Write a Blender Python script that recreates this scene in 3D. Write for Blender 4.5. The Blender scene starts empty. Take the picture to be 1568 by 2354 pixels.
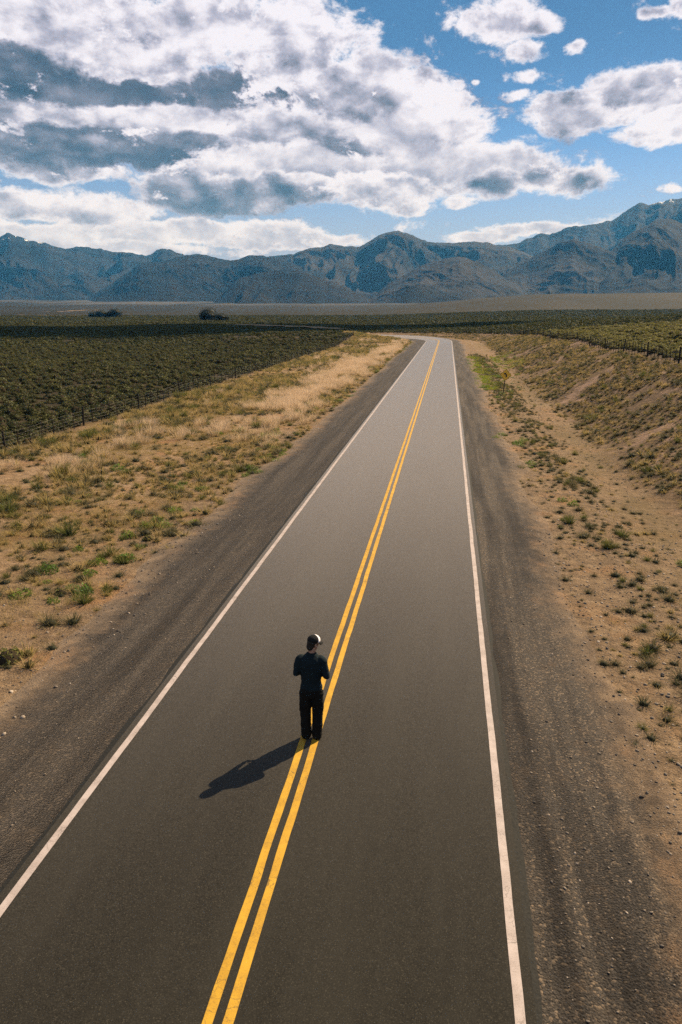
import bpy, bmesh, math, random
import numpy as np
from mathutils import Vector, Matrix

random.seed(7)
RNG = np.random.default_rng(7)
R = math.radians
SC = bpy.context.scene
COL = SC.collection

# ------------------------------------------------------------------ camera, sky, sun, exposure
CAM_H, PITCH, YAW, FOC, VW, VH = 6.7, R(15.17), R(8.0), 1700.0, 1568.0, 2354.0
cam = bpy.data.cameras.new('camera'); cam_o = bpy.data.objects.new('camera', cam); COL.objects.link(cam_o)
cam.sensor_fit = 'VERTICAL'; cam.sensor_height = 36.0; cam.lens = 36.0 * FOC / VH
cam.clip_start = 0.1; cam.clip_end = 60000
cam_o.location = (0, 0, CAM_H); cam_o.rotation_euler = (math.pi / 2 - PITCH, 0, YAW)
SC.camera = cam_o
SC.view_settings.view_transform = 'Standard'; SC.view_settings.look = 'None'
SC.view_settings.exposure = 1.05; SC.view_settings.gamma = 1.0; SC.view_settings.use_curve_mapping = False
SC.render.engine = 'CYCLES'
SC.cycles.max_bounces = 6; SC.cycles.diffuse_bounces = 2; SC.cycles.glossy_bounces = 2
SC.cycles.transmission_bounces = 3; SC.cycles.volume_bounces = 0; SC.cycles.transparent_max_bounces = 6
SC.cycles.use_denoising = False
SC.cycles.sample_clamp_indirect = 4.0

SUN_AZ, SUN_EL = R(37.1), R(39.5)           # azimuth measured from the road's direction (+Y) to the right
SUN_DIR = Vector((math.sin(SUN_AZ) * math.cos(SUN_EL), math.cos(SUN_AZ) * math.cos(SUN_EL), math.sin(SUN_EL)))
sl = bpy.data.lights.new('sun', 'SUN'); sl.energy = 5.0; sl.angle = R(0.5); sl.color = (1.0, 0.80, 0.54)
sun_o = bpy.data.objects.new('sun', sl); COL.objects.link(sun_o)
sun_o.rotation_euler = (-SUN_DIR).to_track_quat('-Z', 'Y').to_euler(); sun_o.location = (0, 0, 2000)


# ------------------------------------------------------------------ node helpers
class NT:
    def __init__(self, tree):
        self.t = tree; self.L = tree.links; tree.nodes.clear()
    def n(self, typ, ins=None, **props):
        nd = self.t.nodes.new(typ)
        for k, v in props.items(): setattr(nd, k, v)
        for k, v in (ins or {}).items(): self.put(nd.inputs[k], v)
        return nd
    def put(self, sock, v):
        if isinstance(v, bpy.types.NodeSocket): self.L.new(v, sock)
        elif isinstance(v, bpy.types.Node): self.L.new(v.outputs[0], sock)
        elif v is not None:
            try: sock.default_value = v
            except Exception: sock.default_value = (*v, 1.0)
    def m(self, op, a, b=None, c=None, clamp=False):
        nd = self.n('ShaderNodeMath', operation=op, use_clamp=clamp)
        self.put(nd.inputs[0], a)
        if b is not None: self.put(nd.inputs[1], b)
        if c is not None: self.put(nd.inputs[2], c)
        return nd.outputs[0]
    def vm(self, op, a, b=None, c=None, out=0):
        nd = self.n('ShaderNodeVectorMath', operation=op)
        self.put(nd.inputs[0], a)
        if b is not None: self.put(nd.inputs[1], b)
        if c is not None: self.put(nd.inputs[2], c)
        return nd.outputs[out]
    def noise(self, vec, scale, detail=4, rough=0.55, dist=0.0, out=0):
        nd = self.n('ShaderNodeTexNoise', {'Vector': vec, 'Scale': scale, 'Detail': detail, 'Roughness': rough, 'Distortion': dist})
        return nd.outputs[out]
    def mr(self, v, a, b, c=0.0, d=1.0, smooth=True):
        nd = self.n('ShaderNodeMapRange', {0: v, 1: a, 2: b, 3: c, 4: d}, clamp=True)
        nd.interpolation_type = 'SMOOTHSTEP' if smooth else 'LINEAR'
        return nd.outputs[0]
    def mix(self, f, a, b, blend='MIX'):
        nd = self.n('ShaderNodeMix', data_type='RGBA', blend_type=blend)
        self.put(nd.inputs[0], f); self.put(nd.inputs[6], a); self.put(nd.inputs[7], b)
        return nd.outputs[2]
    def ramp(self, f, stops):
        nd = self.n('ShaderNodeValToRGB', {0: f}); e = nd.color_ramp.elements
        while len(e) < len(stops): e.new(0.5)
        for el, (p, c) in zip(e, stops): el.position = p; el.color = (*c, 1.0)
        return nd.outputs[0]
    def attr(self, name, typ='GEOMETRY', out=2):
        return self.n('ShaderNodeAttribute', attribute_name=name, attribute_type=typ).outputs[out]


def mat(name):
    m = bpy.data.materials.new(name); m.use_nodes = True
    return m, NT(m.node_tree)


def finish(t, color, rough=0.9, spec=0.2, bump=None, bstr=0.5, bdist=0.02, transl=0.0, tcol=None, metallic=0.0, sheen=0.0):
    p = t.n('ShaderNodeBsdfPrincipled', {'Base Color': color, 'Roughness': rough, 'Specular IOR Level': spec, 'Metallic': metallic, 'Sheen Weight': sheen, 'Sheen Roughness': 0.36, 'Sheen Tint': (1.0, 0.87, 0.77, 1)})
    if bump is not None:
        b = t.n('ShaderNodeBump', {'Height': bump, 'Strength': bstr, 'Distance': bdist}); t.L.new(b.outputs[0], p.inputs['Normal'])
    o = t.n('ShaderNodeOutputMaterial')
    if transl:
        tr = t.n('ShaderNodeBsdfTranslucent', {'Color': tcol if tcol is not None else color})
        mx = t.n('ShaderNodeMixShader', {0: transl}); t.L.new(p.outputs[0], mx.inputs[1]); t.L.new(tr.outputs[0], mx.inputs[2])
        t.L.new(mx.outputs[0], o.inputs[0])
    else:
        t.L.new(p.outputs[0], o.inputs[0])


# ------------------------------------------------------------------ view geometry of the place (directions measured on site)
_f = np.array([-math.sin(YAW) * math.cos(PITCH), math.cos(YAW) * math.cos(PITCH), -math.sin(PITCH)])
_r = np.array([math.cos(YAW), math.sin(YAW), 0.0]); _u = np.cross(_r, _f)
def bearing(x, y):
    d = _f * FOC + _r * (x - VW / 2) - _u * (y - VH / 2)
    h = math.hypot(d[0], d[1])
    return math.atan2(d[0], d[1]), math.atan2(d[2], h)      # azimuth, elevation


# ------------------------------------------------------------------ world: sky and clouds
world = bpy.data.worlds.new('World'); SC.world = world; world.use_nodes = True
world.cycles.sampling_method = 'MANUAL'; world.cycles.sample_map_resolution = 512
def build_world():
    t = NT(world.node_tree)
    tc = t.n('ShaderNodeTexCoord').outputs['Generated']
    sky = t.n('ShaderNodeTexSky', sky_type='NISHITA', sun_disc=False)
    sky.sun_elevation = SUN_EL; sky.sun_rotation = SUN_AZ
    sky.altitude = 900; sky.air_density = 1.0; sky.dust_density = 0.35; sky.ozone_density = 3.0
    sep = t.n('ShaderNodeSeparateXYZ', {0: tc})
    az = t.m('ARCTAN2', sep.outputs[0], sep.outputs[1])
    el = t.m('ARCSINE', sep.outputs[2])
    v = t.n('ShaderNodeCombineXYZ', {0: az, 1: el, 2: 0.0}).outputs[0]
    # cloud bodies as bearings (azimuth, elevation) with half-widths; edges come from noise
    K = 1.0 / 1750.0
    warp = t.n('ShaderNodeTexNoise', {'Vector': v, 'Scale': 11.0, 'Detail': 4.0, 'Roughness': 0.6})
    vb = t.vm('ADD', v, t.vm('MULTIPLY_ADD', warp.outputs['Color'], (0.05, 0.024, 0), (-0.025, -0.012, 0)))
    sv = t.vm('MULTIPLY', v, (1.0, 1.5, 1.0))
    ld = 0.016
    def billow(off):
        w = t.vm('ADD', sv, off)
        n = t.noise(w, 13.0, 12.0, 0.66, 0.2)
        s0 = t.noise(w, 15.0, 5.0, 0.56, 0.2); s1 = t.noise(t.vm('ADD', w, (ld * 0.75, ld * 1.3, 0)), 15.0, 5.0, 0.56, 0.2)
        return n, t.m('SUBTRACT', s1, s0)
    noises = [billow((0, 0, 0)), billow((3.7, 1.9, 0)), billow((7.3, -2.2, 0))]
    soft = t.noise(t.vm('MULTIPLY', v, (1.0, 2.4, 1.0)), 6.0, 5.0, 0.55)
    state = {'sh': None, 'al': None}
    def over(cov, shade, k, amp=1.9, rim=0.34, relief=1.6, lo=0.22, hi=0.50):
        n, rel = noises[k % 3]
        dens = t.m('ADD', cov, t.m('MULTIPLY_ADD', n, amp, -amp / 2))
        al = t.mr(dens, lo, hi)
        sh = t.m('ADD', shade, t.m('ADD', t.m('MULTIPLY', rel, relief), t.mr(dens, lo, lo + .55, -rim, 0.0)))
        sh = t.m('ADD', sh, t.m('MULTIPLY_ADD', n, .42, -.19))
        if state['sh'] is None: state['sh'], state['al'] = sh, al
        else:
            state['sh'] = t.m('ADD', t.m('MULTIPLY', state['sh'], t.m('SUBTRACT', 1.0, al)), t.m('MULTIPLY', sh, al))
            state['al'] = t.m('MAXIMUM', state['al'], al)
    def cloud(bodies, top, base, k, amp=2.15, **kw):
        """one bank: ellipses (x, y, half-width, half-height, weight), light value at its top and at its flat base"""
        acc = None
        for (x, y, rx, ry, w) in bodies:
            a0, e0 = bearing(x, y); ra, re = rx * K, ry * K
            q = t.vm('MULTIPLY_ADD', vb, (1 / ra, 1 / re, 0), (-a0 / ra, -e0 / re, 0))
            c = t.mr(t.vm('LENGTH', q, out=1), 0.0, 1.0, w, 0.0)
            acc = c if acc is None else t.m('MAXIMUM', acc, c)
        y0 = min(p[1] - p[3] * .6 for p in bodies); y1 = max(p[1] + p[3] * .6 for p in bodies); xm = bodies[0][0]
        e_top, e_bot = bearing(xm, y0)[1], bearing(xm, y1)[1]
        g = t.mr(t.m('ADD', el, t.m('MULTIPLY_ADD', soft, .10, -.05)), e_bot, e_top, base, top)
        over(acc, g, k, amp, **kw)
    # beyond the part of the sky that was measured the clouds go on at about the same cover
    a_c, e_c = bearing(784, 300)
    q = t.vm('MULTIPLY_ADD', v, (1 / 0.62, 1 / 0.42, 0), (-a_c / 0.62, -e_c / 0.42, 0))
    outside = t.mr(t.vm('LENGTH', q, out=1), 0.95, 1.3)
    wide = t.noise(tc, 2.3, 2.0, 0.5)
    over(t.m('MULTIPLY', t.mr(wide, 0.46, 0.62, 0.0, 1.1), outside), t.mr(t.noise(sv, 4.0, 4.0, 0.5), 0.42, 0.66, 0.05, 0.85), 0)
    W = 1.0
    cloud([(60, 545, 330, 55, 1.0), (420, 530, 500, 46, 1.0), (640, 553, 400, 32, .9), (300, 570, 420, 32, .85)], .10, .22, 0, relief=1.0)
    cloud([(40, 470, 270, 58, 1.0), (230, 488, 200, 52, .95)], .08, .30, 1)
    cloud([(110, 385, 290, 46, 1.0), (20, 365, 220, 50, 1.0)], .10, .42, 2)
    cloud([(-80, 150, 420, 200, 1.3), (180, 225, 600, 150, 1.4), (250, 310, 560, 110, 1.2), (600, 250, 360, 150, 1.1)], .62, .74, 0, relief=.7, rim=.2)
    cloud([(880, 285, 340, 165, 1.25), (720, 340, 430, 120, 1.25), (1060, 385, 400, 86, 1.15), (1270, 410, 220, 58, .95), (620, 400, 400, 70, 1.1)], .04, .22, 1, relief=1.2)
    cloud([(330, 272, 520, 44, .95), (620, 285, 260, 60, 1.0)], .15, .28, 2, rim=.2, lo=.22, hi=.6)
    cloud([(150, 328, 290, 40, .85), (440, 318, 240, 34, .7)], .52, .62, 0, rim=.15, lo=.25, hi=.65)
    cloud([(790, 338, 260, 40, .62), (960, 335, 180, 34, .5)], .40, .44, 2, rim=.1, lo=.25, hi=.7)
    cloud([(120, 40, 420, 130, 1.2), (300, 95, 330, 105, 1.15), (450, 60, 260, 120, 1.05), (690, 92, 250, 115, 1.05), (840, 190, 230, 115, 1.05), (620, 140, 220, 62, .8)], .03, .34, 1)
    cloud([(40, 148, 230, 88, .95), (345, 85, 90, 40, .5)], .62, .74, 0, rim=.1, lo=.25, hi=.7)
    cloud([(390, 432, 140, 78, 1.0), (545, 455, 330, 60, 1.1), (690, 435, 170, 66, 1.0)], .30, .66, 2, rim=.38)
    cloud([(880, 440, 230, 62, .95), (950, 480, 90, 36, .75)], .06, .26, 0)
    cloud([(1140, 425, 110, 62, .85), (1275, 415, 170, 58, .9)], .34, .52, 1, rim=.42)
    cloud([(1350, 256, 290, 66, .92), (1495, 205, 200, 74, .95), (1640, 230, 260, 110, 1.0)], .08, .40, 2)
    cloud([(1480, 222, 170, 34, .72)], .50, .60, 1, rim=.15, lo=.25, hi=.65)
    cloud([(1540, 298, 230, 52, .95), (1490, 322, 150, 34, .8)], .04, .24, 0)
    cloud([(1140, 60, 190, 72, .84), (1235, 55, 110, 44, .72)], .04, .30, 1)
    cloud([(1190, 122, 110, 36, .74)], .06, .30, 2)
    cloud([(1195, 174, 70, 26, .62), (1190, 216, 75, 26, .68), (1340, 100, 38, 26, .62), (1495, 26, 60, 22, .6), (1562, 10, 60, 40, .75), (1105, 185, 26, 14, .52), (1530, 432, 45, 24, .52), (1055, 462, 75, 30, .7)], .08, .14, 0)
    cloud([(1210, 532, 180, 28, .85), (1130, 547, 160, 22, .75)], .06, .20, 1, relief=1.0)
    alpha = state['al']
    ccol = t.ramp(t.m('MULTIPLY_ADD', state['sh'], 1.0, 0.035, clamp=True),
                  [(0.0, (8.9, 8.7, 9.7)), (0.12, (7.7, 7.5, 8.6)), (0.32, (4.7, 4.65, 5.9)), (0.55, (2.3, 2.45, 3.25)), (0.78, (1.0, 1.3, 1.85)), (1.0, (0.52, 0.82, 1.25))])
    # ramp colours are limited to what a cloud reflects; keep them in display units, then scale by the background strength
    low = t.mr(el, 0.02, 0.30)
    skyc = t.mix(1.0, sky.outputs[0], (0.80, 0.97, 1.22), 'MULTIPLY')
    hz = t.mr(el, 0.0, 0.24, 0.8, 0.0)
    skyc = t.mix(hz, skyc, (4.0, 3.1, 4.2))
    skyc = t.mix(t.mr(el, 0.05, 0.33, 0.0, 0.75), skyc, (0.55, 1.75, 3.5))
    ccol = t.mix(t.mr(el, 0.0, 0.16, 0.35, 0.0), ccol, (6.6, 5.7, 6.4))
    col = t.mix(alpha, skyc, ccol)
    bg = t.n('ShaderNodeBackground', {0: col, 1: 0.05})
    o = t.n('ShaderNodeOutputWorld'); t.L.new(bg.outputs[0], o.inputs[0])
build_world()

# ------------------------------------------------------------------ numpy noise
def _hash(ix, iy, seed):
    n = (ix.astype(np.int64) * 374761393 + iy.astype(np.int64) * 668265263 + seed * 1274126177) & 0x7fffffff
    n = ((n ^ (n >> 13)) * 1274126177) & 0x7fffffff
    return ((n ^ (n >> 16)) & 0xffff) / 65535.0
def vnoise(x, y, seed=0):
    ix, iy = np.floor(x), np.floor(y); fx, fy = x - ix, y - iy
    fx = fx * fx * fx * (fx * (fx * 6 - 15) + 10); fy = fy * fy * fy * (fy * (fy * 6 - 15) + 10)
    a, b = _hash(ix, iy, seed), _hash(ix + 1, iy, seed); c, d = _hash(ix, iy + 1, seed), _hash(ix + 1, iy + 1, seed)
    return (a + (b - a) * fx) * (1 - fy) + (c + (d - c) * fx) * fy
def fbm(x, y, octv=4, seed=0, gain=0.5):
    x = np.asarray(x, float); y = np.asarray(y, float); s = 0; a = 1; tot = 0
    for i in range(octv):
        s = s + a * vnoise(x + i * 17.3, y - i * 9.1, seed + i); tot += a; a *= gain; x = x * 2.03; y = y * 2.03
    return s / tot
def ridged(x, y, octv=5, seed=0, gain=0.5):
    x = np.asarray(x, float); y = np.asarray(y, float); s = 0; a = 1; tot = 0
    for i in range(octv):
        s = s + a * (1 - np.abs(2 * vnoise(x + i * 31.7, y + i * 5.3, seed + i) - 1)) ** 2; tot += a; a *= gain; x = x * 2.1; y = y * 2.1
    return s / tot
def sst(a, b, x):
    t = np.clip((x - a) / (b - a), 0, 1); return t * t * (3 - 2 * t)

# ------------------------------------------------------------------ terrain
XC, Y0, RC, TH = -1.98, 178.0, 38.0, R(75)
S_END = 262.0                                   # the road goes out of sight behind the rise here
CX = XC - RC
EX, EY = CX + RC * math.cos(TH), Y0 + RC * math.sin(TH)
def road_pt(s, lat):
    s = np.asarray(s, float); lat = np.asarray(lat, float)
    a = np.clip((s - Y0) / RC, 0, TH); extra = np.maximum(s - Y0 - RC * TH, 0)
    x = CX + (RC + lat) * np.cos(a) - np.sin(a) * extra
    y = np.where(s < Y0, s, Y0 + (RC + lat) * np.sin(a) + np.cos(a) * extra)
    return x, y
def road_co(x, y):
    x = np.asarray(x, float); y = np.asarray(y, float)
    ang = np.arctan2(y - Y0, x - CX); dist = np.hypot(x - CX, y - Y0)
    s2 = Y0 + RC * TH + (x - EX) * -math.sin(TH) + (y - EY) * math.cos(TH)
    l2 = (x - EX) * math.cos(TH) + (y - EY) * math.sin(TH)
    arc = (y > Y0) & (ang < TH) & (x > CX)
    s = np.where(y <= Y0, y, np.where(arc, Y0 + RC * ang, s2)); lat = np.where(y <= Y0, x - XC, np.where(arc, dist - RC, l2))
    return s, lat
def terrain(x, y):
    x = np.asarray(x, float); y = np.asarray(y, float)
    r = np.hypot(x, y); s, lat = road_co(x, y); az = np.arctan2(x, y)
    far = np.interp(r, [0, 560, 1000, 1600, 3000, 5000, 14000], [0, 0, 2.2, 8.5, 38, 80, 260])
    # terrace on the right in the middle distance
    far = far + sst(R(-9), R(9), az) * np.exp(-((r - 1700) / 620) ** 2) * 34 * (1 - sst(R(60), R(90), az))
    far = far + (fbm(x / 400, y / 400, 3, 5) - .5) * 10 * sst(600, 2000, r)
    B = np.interp(s, [-60, 0, 30, 55, 100, 150, 200, 225, 260], [1.0, 2.2, 3.2, 3.7, 3.5, 2.5, 1.0, 0.5, 0])
    B = B * (0.85 + 0.3 * fbm(s / 25, s * 0 + 3.3, 2, 11))
    foot = 10.2 + (fbm(s / 9, s * 0, 3, 21) - .5) * 2.2
    bt = np.clip((lat - foot) / (18.8 - foot), 0, 1)
    right = -0.33 * sst(3.6, 6.5, lat) - 0.22 * sst(7, 9.3, lat) + (B * .93 + .5) * (0.55 * bt + .45 * sst(0, 1, bt))
    up = np.clip((lat - 18) * 0.09, 0, 8) * np.interp(s, [-50, 60, 185, 232], [1, 1, .9, 0])
    left = -0.30 * sst(3.6, 7.5, -lat) + 0.15 * sst(12, 20, -lat)
    hump = 1.9 * np.exp(-((y - 187) / 22) ** 2 - ((x + 29) / np.where(x < -29, 34, 14)) ** 2) * sst(4.5, 8, -lat)
    cor = np.where(lat > 0, right + up, left + hump) * (1 - sst(500, 900, r))
    u = (fbm(x / 7, y / 7, 4, 31) - .5)
    off = sst(6, 12, np.abs(lat))
    rough = u * (0.36 * off + 0.10) * (1 - sst(300, 700, r)) + (fbm(x / 60, y / 60, 3, 33) - .5) * 1.6 * sst(22, 60, np.abs(lat))
    return far + cor + rough

def sup(s, lat):
    """the carriageway tips towards the inside of the bend"""
    k = np.where(lat < 3.2, np.clip(lat + 3.2, 0, None), np.interp(lat, [3.2, 6, 16], [6.4, 6.0, 0]))
    return 0.075 * k * sst(172, 205, s) * (1 - sst(S_END, S_END + 10, s))
def shoulder_edge(s, side):
    if side < 0: return 6.1 + (fbm(s / 6.0, s * 0 + 7, 4, 41, .6) - .5) * 1.4
    return 5.25 + (fbm(s / 6.0, s * 0 + 2, 4, 43, .6) - .5) * 1.3
def shoulder_z(s, lat):
    a = np.abs(lat)
    rut = 0.0
    for c, w, d in ((3.9, .22, .03), (5.15, .25, .025), (4.5, .12, .012)):
        rut = rut + d * np.exp(-((a - c - .25 * (fbm(s / 22, s * 0 + c, 2, 47) - .5) * 2) / w) ** 2)
    return -0.075 - 0.055 * (a - 3.2) - rut + (fbm(s / 1.3, lat / .5, 3, 49) - .5) * .045 + sup(s, lat)
def ground_z(x, y):
    z = terrain(x, y); s, lat = road_co(x, y); a = np.abs(lat); up = sup(s, lat); z = z + up
    sz = -0.075 - 0.055 * (a - 3.2)
    edge = np.where(lat < 0, shoulder_edge(s, -1), shoulder_edge(s, 1))
    k = sst(0, 1, (a - edge + .5) / 1.6)
    zin = np.where(a < 3.0, -0.25, sz - 0.10) + up
    nearroad = s < S_END + 15
    return np.where(nearroad & (a < 14), zin * (1 - k) + z * k + 0.07 * np.exp(-((a - edge - .3) / .5) ** 2) * 0, z)

def new_mesh(name, verts, faces, smooth=True):
    me = bpy.data.meshes.new(name)
    verts = np.asarray(verts, np.float32); faces = np.asarray(faces, np.int32)
    me.vertices.add(len(verts)); me.vertices.foreach_set('co', verts.ravel())
    n, k = faces.shape
    me.loops.add(n * k); me.loops.foreach_set('vertex_index', faces.ravel())
    me.polygons.add(n); me.polygons.foreach_set('loop_start', np.arange(0, n * k, k, dtype=np.int32))
    me.polygons.foreach_set('loop_total', np.full(n, k, np.int32))
    if smooth: me.polygons.foreach_set('use_smooth', np.ones(n, bool))
    me.update(calc_edges=True); me.validate()
    return me
def fattr(me, name, vals):
    a = me.attributes.new(name, 'FLOAT', 'POINT'); a.data.foreach_set('value', np.asarray(vals, np.float32).ravel())
def grid_faces(nu, nv, wrap=False):
    i = np.arange(nu - (0 if wrap else 1))[:, None]; j = np.arange(nv - 1)[None, :]
    i2 = (i + 1) % nu
    return np.stack([i * nv + j, i2 * nv + j, i2 * nv + j + 1, i * nv + j + 1], -1).reshape(-1, 4)
def link(name, me, m=None, parent=None, **props):
    o = bpy.data.objects.new(name, me); COL.objects.link(o)
    if m is not None and not me.materials: me.materials.append(m)
    if parent is not None: o.parent = parent
    for k, v in props.items(): o[k] = v
    return o
def empty(name, loc, label=None, category=None, group=None, rz=0.0):
    o = bpy.data.objects.new(name, None); COL.objects.link(o); o.location = loc; o.rotation_euler = (0, 0, rz)
    if label: o['label'] = label
    if category: o['category'] = category
    if group: o['group'] = group
    return o

# ------------------------------------------------------------------ ground sheet
def stony_soil(t, g):
    """brown-grey earth packed with pebbles of two sizes"""
    n = t.noise(g, 2.6, 5, 0.65); n1 = t.noise(g, 0.5, 4, .6)
    c = t.ramp(n, [(0.25, (0.082, 0.057, 0.036)), (0.5, (0.165, 0.114, 0.069)), (0.75, (0.27, 0.19, 0.115))])
    c = t.mix(t.mr(n1, 0.5, 0.68, 0, .6), c, (0.26, 0.140, 0.062))
    for sc, lo, hi, k in ((30.0, .18, .30, .85), (11.0, .12, .20, .9)):
        vo = t.n('ShaderNodeTexVoronoi', {'Vector': g, 'Scale': sc, 'Randomness': 1.0})
        st = t.mr(vo.outputs['Distance'], lo, hi, 1.0, 0.0)
        rc = t.ramp(t.n('ShaderNodeSeparateColor', {0: vo.outputs['Color']}).outputs[0], [(0.0, (0.030, 0.026, 0.022)), (.5, (0.10, 0.078, 0.058)), (.8, (0.24, 0.185, 0.135)), (1.0, (0.42, 0.35, 0.28))])
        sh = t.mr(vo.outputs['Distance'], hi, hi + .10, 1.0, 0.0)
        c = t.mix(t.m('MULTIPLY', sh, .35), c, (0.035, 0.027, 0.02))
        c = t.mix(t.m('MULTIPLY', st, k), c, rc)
    return c
def ground_material():
    m, t = mat('ground')
    g = t.n('ShaderNodeNewGeometry').outputs['Position']
    verge, shoulder, field, bank, plain, moist = (t.attr(k) for k in ('verge', 'shoulder', 'field', 'bank', 'plain', 'moist'))
    n1 = t.noise(g, 0.45, 6, 0.6); n2 = t.noise(g, 3.2, 5, 0.65); n3 = t.noise(g, 22.0, 4, 0.7); n0 = t.noise(g, 0.09, 5, 0.6)
    # stony soil of the verge: tan with reddish patches and pale pebbly dust
    soil = t.ramp(n2, [(0.25, (0.10, 0.066, 0.038)), (0.5, (0.195, 0.130, 0.074)), (0.75, (0.30, 0.208, 0.125))])
    soil = t.mix(t.mr(n1, 0.50, 0.68, 0, .6), soil, (0.26, 0.125, 0.052))
    soil = t.mix(t.mr(n0, 0.52, 0.68, 0, .55), soil, (0.34, 0.255, 0.185))
    # peppering of small stones
    vo = t.n('ShaderNodeTexVoronoi', {'Vector': g, 'Scale': 26.0, 'Randomness': 1.0})
    stone = t.mr(vo.outputs['Distance'], 0.16, 0.26, 1.0, 0.0)
    sc = t.ramp(t.n('ShaderNodeSeparateColor', {0: vo.outputs['Color']}).outputs[0], [(0.0, (0.05, 0.043, 0.036)), (.55, (0.16, 0.125, 0.09)), (1.0, (0.42, 0.34, 0.26))])
    soil = t.mix(t.m('MULTIPLY', stone, 0.75), soil, sc)
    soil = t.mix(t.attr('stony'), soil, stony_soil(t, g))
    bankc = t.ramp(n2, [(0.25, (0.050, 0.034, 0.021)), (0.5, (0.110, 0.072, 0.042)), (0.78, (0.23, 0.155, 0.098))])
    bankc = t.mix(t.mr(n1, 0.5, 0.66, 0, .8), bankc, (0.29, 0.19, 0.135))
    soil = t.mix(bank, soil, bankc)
    mo = t.mix(n2, (0.062, 0.055, 0.024), (0.13, 0.098, 0.05))
    soil = t.mix(t.m('MULTIPLY', moist, t.mr(n1, 0.35, 0.6, 0, .6)), soil, mo)
    grav = t.ramp(n3, [(0.3, (0.030, 0.028, 0.026)), (0.55, (0.075, 0.066, 0.056)), (0.8, (0.18, 0.15, 0.12))])
    col = t.mix(t.mr(t.m('ADD', shoulder, t.m('MULTIPLY_ADD', n2, .8, -.4)), .55, .95), soil, grav)
    fld = t.ramp(n1, [(0.3, (0.018, 0.015, 0.008)), (0.55, (0.036, 0.028, 0.015)), (0.75, (0.085, 0.060, 0.035))])
    col = t.mix(field, col, fld)
    # open steppe far off: brown and olive, speckled by shrubs too small to tell apart
    st = t.vm('MULTIPLY', g, (1.0, 0.35, 1.0))
    p1 = t.noise(st, 0.010, 6, 0.62); p2 = t.noise(g, 0.22, 5, 0.75)
    pl = t.ramp(p1, [(0.30, (0.012, 0.012, 0.006)), (0.5, (0.024, 0.020, 0.010)), (0.70, (0.046, 0.036, 0.021))])
    pl = t.mix(t.mr(p2, 0.44, 0.60, .8, 0), pl, (0.006, 0.008, 0.004))
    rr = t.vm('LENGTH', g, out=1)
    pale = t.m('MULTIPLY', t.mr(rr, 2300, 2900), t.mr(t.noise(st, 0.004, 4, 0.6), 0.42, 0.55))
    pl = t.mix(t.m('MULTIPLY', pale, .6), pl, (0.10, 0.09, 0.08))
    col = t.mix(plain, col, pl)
    h = t.m('ADD', t.m('MULTIPLY', n3, 0.35), t.m('ADD', n2, t.m('MULTIPLY', stone, 0.12)))
    finish(t, col, 0.95, 0.1, h, 1.0, 0.14)
    return m

M_GROUND = ground_material()
def build_ground():
    a1 = np.arange(-46, 30.01, 0.2)
    a2 = np.arange(33, 312, 6.0)
    az = np.radians(np.concatenate([a1, a2]))
    rr = np.concatenate([[0.01, 1.5], np.geomspace(3, 9000, 320)])
    A, Rr = np.meshgrid(az, rr, indexing='ij')
    x = np.sin(A) * Rr; y = np.cos(A) * Rr
    z = ground_z(x, y); s, lat = road_co(x, y); al = np.abs(lat)
    me = new_mesh('ground', np.stack([x, y, z], -1).reshape(-1, 3), grid_faces(len(az), len(rr), True)[:, ::-1])
    edge = np.where(lat < 0, shoulder_edge(s, -1), shoulder_edge(s, 1))
    fattr(me, 'shoulder', 1 - sst(-0.6, 1.0, al - edge))
    fl = np.where(lat < 0, sst(19.3, 21.2, al), sst(17.6, 20, al) )
    fl = np.maximum(fl, sst(S_END - 4, S_END + 6, s)); fattr(me, 'field', fl)
    fattr(me, 'stony', np.where(lat < 0, 1 - sst(.5, 3.2, al - edge + (fbm(x / 2, y / 2, 3, 15) - .5) * 2), .55 + .45 * (1 - sst(7.5, 9.5, lat))))
    fattr(me, 'verge', 1 - fl)
    fattr(me, 'bank', sst(9.6, 11.2, lat + (fbm(s / 4, lat / 3, 2, 3) - .5) * 2))
    fattr(me, 'moist', np.exp(-((lat - 9.3) / 1.1) ** 2) * sst(.45, .6, fbm(s / 11, lat * 0, 2, 77)) + .8 * (lat < 0) * sst(.5, .7, fbm(x / 6, y / 6, 3, 78)) * sst(7, 9, al))
    rad = np.hypot(x, y)
    fattr(me, 'plain', sst(520, 700, rad + (fbm(x / 90, y / 90, 3, 9) - .5) * 160) * ((al > 16) | (s > S_END)))
    o = link('ground', me, M_GROUND, kind='structure')
    return o
build_ground()

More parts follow.
